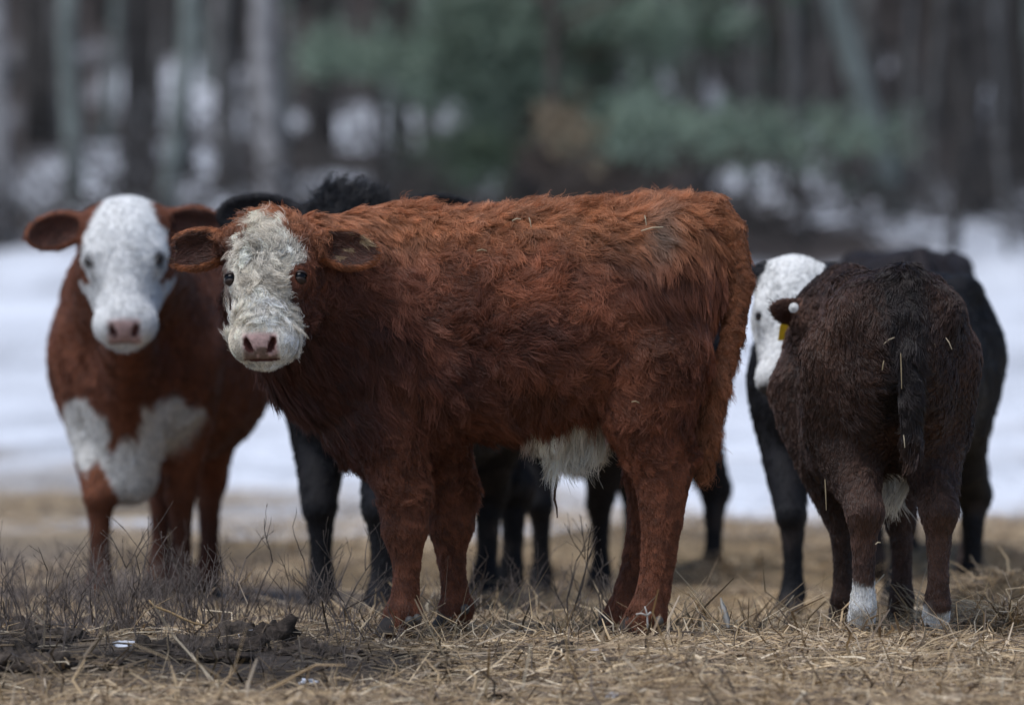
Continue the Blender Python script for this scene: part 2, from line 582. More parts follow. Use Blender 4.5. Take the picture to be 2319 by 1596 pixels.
class Animal:
    def __init__(s, name, label, cat, origin, heading, group):
        s.o, s.th = np.array([origin[0], origin[1], 0.0]), heading
        s.c, s.s = math.cos(heading), math.sin(heading)
        gz = float(np.interp(origin[1], _PY, _PZ)) if origin[1] > 1.2 else 0.0
        s.o[2] = gz
        s.root = empty(name, tuple(s.o), heading)
        tag(s.root, label, cat, group)
        s.f = Field()
        s.ears = {}
        s.eye_r = .0150 if 'calf' in name else .0105

    def loc(s, p):
        q = np.asarray(p, float) - s.o
        return np.array([q[0] * s.c + q[1] * s.s, -q[0] * s.s + q[1] * s.c, q[2]])

    def L(s, u, v, y):
        return s.loc(P(u, v, y))

    def dirl(s, d):
        d = np.asarray(d, float)
        return nrm(np.array([d[0] * s.c + d[1] * s.s, -d[0] * s.s + d[1] * s.c, d[2]]))

    # head frame: l along the face to the nose, w to one side, n out of the forehead
    def set_head(s, poll, ldir, ndir, hs, roll=0.0, ls=.93):
        s.ls = ls
        l = nrm(s.dirl(ldir))
        n = s.dirl(ndir)
        n = nrm(n - l * (n @ l))
        w_ = np.cross(n, l)
        if roll:
            n, w_ = n * math.cos(roll) + w_ * math.sin(roll), w_ * math.cos(roll) - n * math.sin(roll)
        s.H = np.stack([l, w_, n])
        s.ho, s.hs = np.asarray(poll, float), hs

    def hp(s, l, w_, n):
        return s.ho + s.hs * (np.array([l * s.ls, w_, n]) @ s.H)

    def hc(s, p):
        return (p - s.ho) @ s.H.T / s.hs / np.array([s.ls, 1, 1])

    def add_head(s, ear_l=.15, ear_w=.047, ear_dirs=None, adult=False, nostril=True):
        f, hs = s.f, s.hs
        E = lambda c, r, k, part, op='u', A=None: f.ell(s.hp(*c), np.array(r) * hs, k * hs, part, op, s.H if A is None else A)
        C = lambda a, b, ra, rb, k, part, op='u': f.cone(s.hp(*a), s.hp(*b), ra * hs, rb * hs, k * hs, part, op)
        E((.075, 0, -.065), (.105, .096, .075), .05, 'head')
        E((.005, 0, -.058), (.052, .084, .055), .05, 'head')
        C((.09, 0, -.055), (.29, 0, -.052), .068, .054 if s.eye_r > .012 else .060, .05, 'head')
        for w_ in (-1, 1):
            E((.128, w_ * .070, -.037), (.045, .028, .03), .03, 'head')
            C((.13, w_ * .052, -.135), (.29, w_ * .028, -.095), .055, .036, .05, 'head')
        # muzzle, upper lip, chin
        E((.318, 0, -.05), (.052, .07, .052), .035, 'muzzle')
        for w_ in (-1, 1):
            E((.325, w_ * .04, -.055), (.042, .036, .045), .02, 'muzzle')
        E((.333, 0, -.090), (.043, .048, .028), .02, 'chin')
        s.eyes = {}
        for w_ in (-1, 1):
            # eye socket, found where the brow's surface lies, and nostril
            dl = nrm(np.array([0, w_ * .885, .465]))
            tt = np.linspace(.03, .16, 200)
            q = np.array([s.hp(*(np.array([.150, 0, -.062]) + dl * t_)) for t_ in tt])
            dd = f(q)
            t0 = tt[np.argmax(dd > 0)]
            dw = nrm(dl @ s.H)
            r = s.eye_r * hs
            s.eyes[w_] = (s.hp(*(np.array([.150, 0, -.062]) + dl * t0)) - dw * r * .58, dw, r)
            f.ell(s.eyes[w_][0] + dw * r * .5, np.array([r * 1.15] * 3), .006, 'lid', 's')
            if nostril:
                ax_ = np.array([[0, w_ * .5, .866], [0, .866, -w_ * .5], [1, 0, 0]]) @ s.H
                f.ell(s.hp(.366, w_ * .0285, -.016), np.array([.019, .0065, .022]) * hs, .005 * hs, 'nostril', 's', ax_)
        E((.385, 0, -.058), (.034, .040, .0034), .005, 'mouth', 's')
        for w_ in (-1, 1):
            base = np.array([.006, w_ * .080, -.062])
            dd = ear_dirs[w_] if ear_dirs else (0.12, w_ * 1.0, -.05)
            ax = nrm(dd)
            fr = np.array([.35, 0, 1.0]) if not ear_dirs or len(ear_dirs) < 3 else np.array(ear_dirs['front' if w_ > 0 else 'front2'])
            fr = nrm(fr - ax * (fr @ ax))
            up = np.cross(fr, ax)
            A = np.stack([ax, up, fr]) @ s.H
            c = base + ax * (ear_l * .58)
            C(base, base + ax * ear_l * .45, .030, .026, .03, 'earbase')
            f.ell(s.hp(*c), np.array([ear_l * .5, ear_w, .022]) * hs, .012 * hs, 'ear', 'u', A)
            c2 = c + fr * .020 + ax * .008
            f.ell(s.hp(*c2), np.array([ear_l * .44, ear_w * .78, .024]) * hs, .006 * hs, 'earin', 's', A)
            s.ears[w_] = nrm(ax @ s.H)

    def add_eyes(s, lid_mat=M_LID):
        for w_ in (-1, 1):
            c, dw, r = s.eyes[w_]
            dn = nrm(np.cross(s.H[0], dw))
            mb = MB()
            th = np.linspace(0, PI, 13); ph = np.linspace(0, 2 * PI, 20, endpoint=False)
            V = np.array([[math.sin(a) * math.cos(b), math.sin(a) * math.sin(b), math.cos(a)] for a in th for b in ph]) * r
            F = [(i * 20 + j, i * 20 + (j + 1) % 20, (i + 1) * 20 + (j + 1) % 20, (i + 1) * 20 + j) for i in range(12) for j in range(20)]
            mb.add(V + c, F)
            e = mb.build('eye', M_EYE, s.root)
            tag(e, 'dark glossy eye')
            # upper and lower lid: shells that leave a lens-shaped opening
            for sg, lim, nm in ((-1, .28, 'upper_eyelid'), (1, .52, 'lower_eyelid')):
                mb = MB()
                A = np.linspace(0, 1, 7); B = np.linspace(0, PI, 15)
                G = []
                for k_ in (1.16, 1.05):
                    for a_ in A:
                        cl = math.cos(math.acos(lim) * (1 - a_))
                        sl = math.sqrt(max(0, 1 - cl * cl))
                        for b_ in B:
                            bb = b_ - PI / 2
                            dirn = sg * cl * s.H[0] + sl * (math.cos(bb) * dw + math.sin(bb) * dn)
                            G.append(c + dirn * r * k_)
                m_ = 7 * 15
                F = [(i * 15 + j, i * 15 + j + 1, (i + 1) * 15 + j + 1, (i + 1) * 15 + j) for i in range(6) for j in range(14)]
                F += [(m_ + x2, m_ + w2, m_ + v2, m_ + u2) for (u2, v2, w2, x2) in F]
                F += [(j + 1, j, m_ + j, m_ + j + 1) for j in range(14)]
                mb.add(G, F)
                mb.build(nm, lid_mat, e)

    def legs(s, H, fore, hind, thick=1.0, k=.04, thigh=1.0):
        """fore/hind: list of (foot x, foot y, side) in local metres"""
        f = s.f
        s.feet = []
        for fx, fy, sd_ in fore:
            top = np.array([.33 * H + s.x0, sd_ * .125 * H, .66 * H])
            j = [(top, .105 * H), ((top[0] * .55 + fx * .45 - .03 * H, top[1] * .7 + fy * .3, .46 * H), .075 * H * thick),
                 ((fx + .002 * H, fy, .285 * H), .047 * H * thick), ((fx - .008 * H, fy, .235 * H), .034 * H * thick), ((fx - .012 * H, fy, .14 * H), .028 * H * thick), ((fx - .012 * H, fy, .075 * H), .038 * H * thick), ((fx + .012 * H, fy, .035 * H), .042 * H * thick)]
            f.chain(j, k * H, 'leg')
            s.feet.append((fx + .015 * H, fy))
        for fx, fy, sd_ in hind:
            top = np.array([-.42 * H + s.x0, sd_ * .115 * H, .74 * H])
            hock = np.array([fx - .055 * H, fy, .33 * H])
            j = [(top, .135 * H * thigh), ((-.36 * H + s.x0, sd_ * .125 * H, .55 * H), .105 * H * thigh), ((hock[0] * .6 + (-.36 * H + s.x0) * .4 + .03 * H, fy * .7 + sd_ * .125 * H * .3, .42 * H), .078 * H * thick), (hock, .052 * H * thick)]
            f.chain(j, k * H * 1.2, 'leg')
            f.chain([(hock, .052 * H * thick), ((fx - .040 * H, fy, .25 * H), .036 * H * thick), ((fx - .035 * H, fy, .15 * H), .029 * H * thick), ((fx - .02 * H, fy, .078 * H), .039 * H * thick), ((fx + .012 * H, fy, .035 * H), .043 * H * thick)], .03 * H, 'leg')
            f.cone(hock + np.array([-.03 * H, 0, .012 * H]), hock + np.array([0.0, 0, .10 * H]), .022 * H * thick, .018 * H, .03 * H, 'leg')
            s.feet.append((fx + .015 * H, fy))

    def hooves(s, H, thick=1.0):
        for fx, fy in s.feet:
            mb = MB()
            for q in (-1, 1):
                ring = []
                for z, rx, ry, ox in ((.0, .052, .026, .012), (.02, .047, .025, .008), (.045, .038, .022, 0), (.06, .02, .012, -.004)):
                    an = np.linspace(0, 2 * PI, 12, endpoint=False)
                    ring.append(np.stack([fx + (np.cos(an) * rx + ox) * H * thick, fy + (q * .0225 + np.sin(an) * ry) * H * thick, np.full(12, z * H)], -1))
                V = np.vstack(ring)
                F = [(i * 12 + j, i * 12 + (j + 1) % 12, (i + 1) * 12 + (j + 1) % 12, (i + 1) * 12 + j) for i in range(3) for j in range(12)]
                mb.add(V, F)
            mb.build('hoof', M_HOOF, s.root)

    def mesh(s, lo, hi, h, color, relief=.004):
        V, Q, N, pid = surface(s.f, lo, hi, h)
        part = np.array([q['part'] for q in s.f.pr])[pid]
        s.V, s.Q, s.N, s.part = V, Q, N, part
        col = color(s, V, N, part, s.hc(V))
        # tufted relief of the coat
        bodyish = np.isin(part, ('torso', 'neck')).astype(float) + .08 * (part == 'leg')
        V = V + N * (bodyish * relief * (noise(V, 16, 47) + .6 * noise(V, 34, 48)))[:, None]
        fn_ = np.cross(V[Q[:, 2]] - V[Q[:, 0]], V[Q[:, 3]] - V[Q[:, 1]])
        N2 = np.zeros_like(V)
        for i in range(4): np.add.at(N2, Q[:, i], fn_)
        s.V, s.N = V, nrm(N2)
        mesh_np('body', V, Q, M_SKIN, True, s.root, colors=col)

    def fur(s, count, style, color, radius, k=7, clump_n=4000, dens=None, seed=1, far_side=None, lockc=.3, mat=None):
        r = np.random.default_rng(seed)
        V, Q, N, part = s.V, s.Q, s.N, s.part
        a, b, c, d = (V[Q[:, i]] for i in range(4))
        area = .5 * np.linalg.norm(np.cross(c - a, d - b), axis=1)
        fc = (a + b + c + d) / 4
        wgt = area * style(s, fc, nrm(N[Q].mean(1)), part[Q[:, 0]], s.hc(fc))['dens']
        if far_side is not None: wgt = wgt * far_side(nrm(N[Q].mean(1)))

        def roots(m):
            f = r.choice(len(Q), m, p=wgt / wgt.sum())
            x, y = r.random((m, 1)), r.random((m, 1))
            bl = lambda A: A[Q[f, 0]] * (1 - x) * (1 - y) + A[Q[f, 1]] * x * (1 - y) + A[Q[f, 2]] * x * y + A[Q[f, 3]] * (1 - x) * y
            return bl(V), nrm(bl(N)), part[Q[f, 0]]

        def make(p, n, pt, jitter):
            st = style(s, p, n, pt, s.hc(p))
            t = st['flow']
            t = nrm(t - n * (t * n).sum(1, keepdims=True))
            b_ = np.cross(n, t)
            ang = st['swirl'] * (1.1 * noise(p, 7, 41) + .7 * noise(p, 17, 42)) + jitter * .35 * st['wild'] * r.standard_normal(len(p))
            t = t * np.cos(ang)[:, None] + b_ * np.sin(ang)[:, None]
            L = st['len'] * (1 + .25 * noise(p, 12, 43)) * (1 + jitter * .28 * r.standard_normal(len(p))).clip(.35, 1.7)
            lift = st['lift'] * (1 + .4 * noise(p, 14, 44)) + jitter * .10 * st['wild'] * r.standard_normal(len(p))
            ph = PI * 2.5 * noise(p, 9, 45) + jitter * .6 * r.standard_normal(len(p))
            fr = st['freq'] * (1 + .3 * noise(p, 8, 46))
            return strands(p, n, t, L, lift.clip(.05, 2), st['curl'] * (1 + jitter * .3 * r.standard_normal(len(p))), fr, ph, k, st['droop']), st, L
        cp, cn, cpt = roots(clump_n)
        CS, cst, cL = make(cp, cn, cpt, 1.4)
        p, n, pt = roots(count)
        HS, st, L = make(p, n, pt, .8)
        kd = KDTree(clump_n)
        for i, q in enumerate(cp): kd.insert(q, i)
        kd.balance()
        ci = np.array([kd.find(q)[1] for q in p])
        sv = np.linspace(0, 1, k)
        cl = st['clump'] * r.uniform(.45, 1.0, count) * np.where(r.random(count) < .08, .2, 1)
        # keep every strand its own length while its tip is drawn towards the lock's
        base = CS[ci] - cp[ci][:, None, :]
        ratio = (L / np.maximum(cL[ci], 1e-4)).clip(.3, 1.6)
        tgt = p[:, None, :] * (1 - .75 * sv[None, :, None]) + cp[ci][:, None, :] * (.75 * sv[None, :, None]) + base * ratio[:, None, None]
        wv = (cl[:, None] * sv[None, :] ** .8)[:, :, None]
        same = (pt == cpt[ci]).astype(float)[:, None, None]
        HS = HS * (1 - wv * same) + tgt * wv * same
        prof = np.array([(1 - .75 * x ** 1.5) for x in sv])
        R = radius * st['rad'][:, None] * prof[None, :] * r.uniform(.7, 1.2, (count, 1))
        colr = color(s, p, n, pt, s.hc(p))
        lock = (hash3(ci, ci * 0, ci * 0, 5))[:, None]
        g = r.standard_normal((count, 1))
        colr = np.clip(colr * (1 + lockc * lock + .07 * g), .002, .95)
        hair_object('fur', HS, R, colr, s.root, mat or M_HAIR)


def basestyle(s, p, n, part, hc, body_len=.03, leg_len=.014, face_len=.018, curl=.004):
    m = len(p)
    is_ = lambda *a: np.isin(part, a)
    flow = np.zeros((m, 3))
    flow[:] = (-.75, 0, -.65)
    leg = is_('leg')
    lowleg = leg & (p[:, 2] < np.where(p[:, 0] < 0, s.legz * 1.25, s.legz))
    flow[leg] = (-.25, 0, -1)
    head = is_('head', 'muzzle', 'chin', 'lid', 'mouth', 'nostril', 'earbase')
    hl = np.stack([(hc[:, 0] - .10) * 1.0, hc[:, 1] * 1.1, -.02 + 0 * hc[:, 0]], -1)
    hl[:, 0] += np.where(hc[:, 0] > .1, .06, -.04)
    flow[head] = (hl @ s.H)[head]
    for w_ in (-1, 1):
        e = is_('ear', 'earin', 'earbase') & (np.sign(hc[:, 1]) == w_)
        flow[e] = s.ears[w_]
    tail = is_('tail')
    flow[tail] = (0, 0, -1)
    ln = np.full(m, body_len)
    ln[leg] = body_len * .75
    ln[lowleg] = leg_len
    ln[head] = face_len
    ln[is_('muzzle')] = .006 * s.hs
    ln[is_('chin')] = .012 * s.hs
    ln[is_('lid', 'nostril', 'mouth')] = .004
    ln[is_('ear')] = .014
    ln[is_('earin')] = .022
    lift = np.full(m, .38)
    lift[head] = .28
    lift[lowleg] = .38
    lift[is_('ear')] = .3
    cu = np.full(m, curl)
    cu[lowleg] = curl * .25
    cu[is_('muzzle', 'chin', 'ear', 'earin')] = .0005
    fr = np.full(m, 1.3)
    dens = np.ones(m)
    dens[is_('nostril', 'mouth', 'lid')] = .02
    dens[head] *= 2.2
    clump = np.full(m, .90)
    clump[lowleg] = .45
    dens[lowleg] = 1.5
    clump[is_('muzzle', 'chin', 'ear')] = .15
    return dict(flow=flow, len=ln, lift=lift, curl=cu, freq=fr, dens=dens, clump=clump, rad=np.ones(m), wild=np.ones(m), swirl=np.where(lowleg | is_('muzzle', 'chin', 'ear', 'earin'), .12, .9), droop=np.full(m, .08))


def tint(p, base, dark, amt=.5, seed=0):
    t = np.clip(.5 + amt * (noise(p, 4.5, 61 + seed) + .5 * noise(p, 13, 62 + seed)), 0, 1)[:, None]
    return np.asarray(base) * t + np.asarray(dark) * (1 - t)


PINK, WHITE = np.array([.62, .42, .39]), np.array([.80, .77, .70])


def mixc(a, b, t):
    t = np.clip(t, 0, 1)[:, None]
    return a * (1 - t) + b * t


def nose_colour(s, p, part, hc, c, spots=True):
    """bare pink nose pad between the nostrils, with dirt"""
    pad = sstep(.325, .34, hc[:, 0] - .10 * (hc[:, 2] + .02)) * sstep(.046, .036, np.abs(hc[:, 1])) * sstep(-.066, -.058, hc[:, 2])
    pk = np.repeat(PINK[None], len(p), 0)
    if spots:
        mud = sstep(.0, .10, noise(p, 70, 71) * .3 + (-.024 - hc[:, 2]) * 14 + .03 - np.abs(hc[:, 1]) * 3.0)
        pk = mixc(pk, np.array([.19, .13, .10]), mud * .9)
    c = mixc(c, pk, pad)
    dk = np.isin(part, ('nostril', 'mouth'))
    c[dk] = (.10, .035, .03)
    return c, pad


# ================================================================== 1. the shaggy red calf in front
RED, REDD = np.array([.25, .086, .042]), np.array([.095, .032, .020])


def build_red_calf():
    s = Animal('calf', 'shaggy red-brown calf with white face standing side-on in front, head turned to the viewer', 'calf', (P(1200, 1430)[0], 0), PI, 'cattle in the pasture')
    f = s.f
    z = lambda v: (1430 - v) / S
    X = lambda u: (1200 - u) / S
    st = [(715, 690, 850, .05), (740, 610, 945, .09), (790, 535, 1010, .145), (860, 500, 1035, .18), (950, 488, 1025, .20), (1050, 482, 985, .225), (1150, 478, 985, .24), (1250, 474, 978, .245),
          (1350, 468, 955, .235), (1450, 462, 925, .215), (1525, 460, 880, .185), (1572, 468, 800, .15), (1612, 505, 720, .10), (1632, 570, 670, .05)]
    f.loft([(X(u), z(a), z(b), w_) for u, a, b, w_ in st], .05, 'torso')
    # haunches
    for sd_ in (1, -1):
        f.ell((X(1486), sd_ * .115, z(735)), (.110, .085, .24), .06, 'torso')
        f.ell((X(850), sd_ * .13, z(800)), (.11, .07, .2), .06, 'torso')
    hz = lambda v: (1432 - v) / S
    for sd_, du in ((1, 0), (-1, -45)):
        y = sd_ * .125
        yy = sd_ * .12
        f.chain([((X(1482), y, hz(815)), .115), ((X(1450), y, hz(940)), .090), ((X(1478), yy, hz(1020)), .072), ((X(1492 + du * .4), yy, hz(1085)), .056), ((X(1496 + du * .6), yy, hz(1180)), .043),
                 ((X(1488 + du * .8), yy, hz(1260)), .036), ((X(1478 + du), yy, hz(1335)), .035), ((X(1464 + du), yy, hz(1386)), .041), ((X(1445 + du), yy, hz(1415)), .040)], .035, 'leg')
        f.chain([((X(1512), yy, hz(920)), .05), ((X(1532 + du * .2), yy, hz(985)), .026), ((X(1564 + du * .3), yy, hz(1042)), .019), ((X(1530 + du * .4), yy, hz(1085)), .026), ((X(1505 + du * .5), yy, hz(1150)), .03)], .03, 'leg')
    for sd_, k in ((1, ((885, 1000), (915, 1110), (918, 1195), (923, 1270), (921, 1335), (916, 1385), (905, 1413))), (-1, ((985, 1000), (1022, 1105), (1020, 1190), (1021, 1265), (1028, 1330), (1032, 1380), (1024, 1408)))):
        rr = (.078, .060, .050, .029, .0265, .038, .035)
        f.chain([((X(u), sd_ * .105, hz(v)), r_) for (u, v), r_ in zip(k, rr)], .035, 'leg')
    s.feet = [(X(905) + .005, .105), (X(1024) + .005, -.105), (X(1445) + .005, .12), (X(1400) + .005, -.12)]
    # neck, dewlap, head
    s.set_head(s.L(607, 512, -.36), (-.045, -.50, -.86), (-.13, -1, .2), .98, ls=.87)
    f.cone(s.L(880, 740, 0), s.L(690, 650, -.20), .188, .115, .08, 'neck')
    f.cone(s.L(860, 600, 0), s.L(660, 585, -.22), .12, .085, .06, 'neck')
    f.cone(s.L(835, 955, 0), s.L(692, 808, -.12), .092, .076, .07, 'neck')
    f.cone(s.L(700, 830, -.12), s.L(660, 760, -.2), .08, .08, .07, 'neck')
    s.add_head(.162, .051, {1: (.20, 1.0, -.12), -1: (.16, -1.0, -.02), 'front': (.35, .0, 1.0), 'front2': (.45, 0, 1.0)})
    # tail
    f.chain([(s.L(1612, 470, 0), .035), (s.L(1652, 520, -.01), .034), (s.L(1676, 625, -.03), .027), (s.L(1660, 750, -.06), .022), (s.L(1630, 860, -.08), .021), (s.L(1606, 960, -.08), .020), (s.L(1597, 1050, -.08), .010)], .012, 'tail')
    # sheath
    f.cone((X(1330), 0, z(960)), (X(1255), 0, z(1005)), .045, .022, .04, 'sheath')
    s.legz = .30

    def colour(s, p, n, part, hc):
        c = tint(p, RED, REDD, .6)
        big = sstep(-.35, .45, noise(p, 2.6, 63) + .4 * noise(p, 6.5, 64))
        c = mixc(c * .62, c * 1.45, big)
        c = mixc(c, c * np.array([.62, .56, .60]), sstep(.62, .42, p[:, 2]) * (part != 'leg') * .8)       # duller, darker low on the side: fall-off of top light painted into the hair
        c = mixc(c, np.array([.53, .22, .10]), sstep(.84, .97, p[:, 2]) * .8)  # orange-brown back, with the highlight from above painted into the coat
        c = mixc(c, np.array([.070, .025, .019]), sstep(.24, .42, p[:, 0]) * sstep(.97, .7, p[:, 2]) * .8)      # wine-red neck and shoulder, darkened further with painted shade behind the head
        c = mixc(c, np.array([.25, .088, .042]), (part == 'leg') * sstep(.5, .2, p[:, 2]) * .7)
        ghost = np.exp(-(((p[:, 0] - X(1478)) / .030) ** 2 + ((p[:, 2] - z(528)) / .035) ** 2)) * (part == 'torso')       # dried mud on the hip
        c = mixc(c, np.array([.27, .20, .155]), ghost * .9)
        fn = noise(p, 30, 81) * .012
        l, w_, nn = hc[:, 0], hc[:, 1] + fn, hc[:, 2]
        headish = np.isin(part, ('head', 'muzzle', 'chin', 'lid', 'nostril', 'mouth'))
        half = np.interp(l, [-.05, -.02, .01, .04, .07, .10, .13, .2, .26, .30, .4], [.0, .014, .028, .044, .064, .080, .090, .088, .075, .09, .1])
        m = sstep(.006, -.006, np.abs(w_ + .004) - half) * sstep(-.13, -.10, nn)
        m = np.maximum(m, sstep(.285, .30, l) * 1.0)
        m = np.maximum(m, sstep(.21, .24, l) * sstep(-.2, -.1, nn) * sstep(.02, -.01, w_ - .2))
        patch = sstep(1.08, .92, ((l - .168) / .070) ** 2 + ((w_ - .094) / .036) ** 2)
        m = m * (1 - patch) * headish
        white = tint(p, (.93, .91, .86), (.74, .64, .49), .6, 3)
        dirty = sstep(.02, .35, noise(p, 26, 83) + .25) * sstep(.13, .19, l) * sstep(.30, .27, l) * sstep(.075, .03, np.abs(w_))
        white = mixc(white, np.array([.42, .34, .25]), dirty * .6)
        c = mixc(c, white, m)
        c, pad = nose_colour(s, p, part, hc, c)
        sh = sstep(1.15, .8, np.hypot((p[:, 0] - X(1275)) / .095, (p[:, 2] - z(985)) / .065)) * (np.abs(p[:, 1]) < .12)
        c = mixc(c, np.array([.80, .75, .66]), np.maximum(sh, part == 'sheath'))
        c = mixc(c, np.array([.07, .028, .02]), np.isin(part, ('earin',)) * .9)
        c = mixc(c, np.array([.42, .15, .06]), (part == 'ear') * .7)
        c = mixc(c, np.array([.38, .155, .072]), (part == 'tail') * .75)
        c = mixc(c, np.array([.42, .30, .17]), np.isin(part, ('earin',)) * sstep(.45, .6, noise(p, 60, 87)))
        s.pad = pad
        return c

    def style(s, p, n, part, hc):
        d = basestyle(s, p, n, part, hc, .054, .015, .030, .007)
        top = sstep(.90, .99, p[:, 2]) * (part == 'torso')
        calm = sstep(.5, -.2, noise(p, 3.2, 49)) * np.isin(part, ('torso', 'neck')) * (1 - top)
        d['wild'] = 1 - .72 * calm
        d['swirl'] = d['swirl'] * (1 - .45 * calm)
        d['curl'] = d['curl'] * (1.15 - .7 * calm)
        d['len'] = d['len'] * (1 + .25 * calm)
        d['lift'] = d['lift'] * (1 - .35 * calm)
        d['flow'] = np.where((calm > .3)[:, None], d['flow'] * np.array([.55, 1, 1.3]), d['flow'])
        d['lift'] += .35 * top
        d['curl'] *= np.where(part == 'torso', 1.15, 1)
        l = hc[:, 0]
        face = part == 'head'
        d['len'] = np.where(face, np.interp(l, [-.05, .02, .1, .22, .29, .33], [.05, .05, .044, .040, .028, .010]), d['len'])
        d['curl'] = np.where(face, .009, d['curl'])
        d['rad'] = np.where(face, 1.25, d['rad'])
        d['freq'] = np.where(face, 1.5, d['freq'])
        d['clump'] = np.where(face, 1.0, d['clump'])
        d['wild'] = np.where(face, 1.5, d['wild'])
        d['swirl'] = np.where(face, 1.3, d['swirl'])
        ed = np.minimum(*[np.linalg.norm(p - s.eyes[q][0], axis=1) for q in (-1, 1)])
        k_ = np.clip((ed - .018) / .05, .10, 1)
        d['len'] = np.where(np.isin(part, ('head', 'lid')), d['len'] * k_, d['len'])
        d['curl'] = np.where(face, d['curl'] * k_, d['curl'])
        d['lift'] = np.where(face, d['lift'] * (.4 + .6 * k_), d['lift'])
        d['dens'][ed < .021] = 0
        pad = sstep(.322, .335, l - .10 * (hc[:, 2] + .02)) * sstep(.048, .040, np.abs(hc[:, 1])) * sstep(-.068, -.060, hc[:, 2])
        d['dens'] *= np.where(pad > .3, 0.03, 1)
        d['len'] = np.where(pad > .3, .0012, d['len'])
        d['rad'] = np.where(pad > .3, .3, d['rad'])
        tail = part == 'tail'
        d['len'][tail] = np.interp(p[:, 2][tail], [.35, .55, .75, .95], [.075, .050, .022, .03])
        d['dens'][tail] = 2.2
        d['lift'][tail] = .12
        d['swirl'][tail] = .3
        d['freq'][tail] = 2.0
        d['curl'][tail] = .007
        sh = (np.hypot((p[:, 0] - X(1275)) / .10, (p[:, 2] - z(985)) / .07) < 1) & (np.abs(p[:, 1]) < .12) | (part == 'sheath')
        d['len'][sh] = .055
        d['flow'][sh] = (-.15, 0, -1)
        d['swirl'][sh] = .35
        d['droop'][sh] = .6
        d['dens'][sh] = 1.5
        ein = part == 'earin'
        d['len'][ein] = .022
        d['dens'][ein] = .5
        up = (part == 'leg') & (p[:, 2] > np.where(p[:, 0] < 0, .38, .30)) & (p[:, 2] < .50)
        d['len'][up] = .024
        hk = np.linalg.norm(p[:, [0, 2]] - np.array([X(1545), hz(1050)]), axis=1)
        d['len'] = np.where((part == 'leg') & (hk < .06), .009, d['len'])
        return d

    lo = (-.62, -.36, -.02); hi = (.78, .62, 1.12)
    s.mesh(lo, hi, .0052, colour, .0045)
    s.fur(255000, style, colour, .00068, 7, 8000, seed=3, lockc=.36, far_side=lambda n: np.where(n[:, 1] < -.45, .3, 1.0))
    s.add_eyes()
    s.hooves(.80)
    for (u, v, y) in ((945, 1401, -.150), (928, 1406, -.162), (1053, 1379, .055), (1492, 1406, -.165)):
        c = s.L(u, v, y)
        th = np.linspace(0, PI, 7); ph = np.linspace(0, 2 * PI, 10, endpoint=False)
        V = np.array([[math.sin(a) * math.cos(b) * .011, math.sin(a) * math.sin(b) * .011, math.cos(a) * .013] for a in th for b in ph]) + c
        F = [(i * 10 + j, i * 10 + (j + 1) % 10, (i + 1) * 10 + (j + 1) % 10, (i + 1) * 10 + j) for i in range(6) for j in range(10)]
        mb = MB(); mb.add(V, F); mb.build('dewclaw', M_DEW, s.root)
    # dangling dark twist of hair below the belly
    mb = MB()
    pth = [s.L(u, v, 0) for u, v in ((1262, 1010), (1258, 1050), (1262, 1085), (1257, 1110), (1256, 1130), (1261, 1150), (1262, 1172))]
    mb.tube(pth, [.004, .0035, .0032, .003, .0028, .0022, .0015], 6, (.07, .04, .025))
    o = mb.build('hair_strand', M_TWIG, s.root)
    return s


CALF = build_red_calf()


# ================================================================== the other cattle
def heading_from(dx, dy):
    return math.atan2(dy, dx)


ADULT = [(.535, .80, .56, .05), (.50, .86, .48, .10), (.43, .93, .43, .155), (.33, .985, .40, .19), (.2, .99, .385, .215), (.05, .97, .365, .245), (-.15, .965, .365, .26), (-.32, .975, .42, .24), (-.48, .985, .50, .205),
         (-.58, .97, .58, .16), (-.64, .91, .64, .10), (-.665, .84, .70, .05)]


WIDEBELLY = [(.535, .80, .54, .05), (.50, .86, .46, .09), (.43, .93, .40, .135), (.33, .985, .38, .165), (.2, .99, .375, .20), (.05, .97, .36, .245), (-.15, .965, .36, .275), (-.32, .975, .40, .265), (-.48, .985, .50, .22), (-.58, .97, .58, .17), (-.64, .91, .64, .10), (-.665, .84, .70, .05)]
BOXY = ADULT[:7] + [(-.32, .975, .43, .235), (-.48, .985, .50, .215), (-.57, .975, .57, .195), (-.63, .95, .62, .165), (-.67, .90, .66, .11), (-.685, .84, .70, .06)]


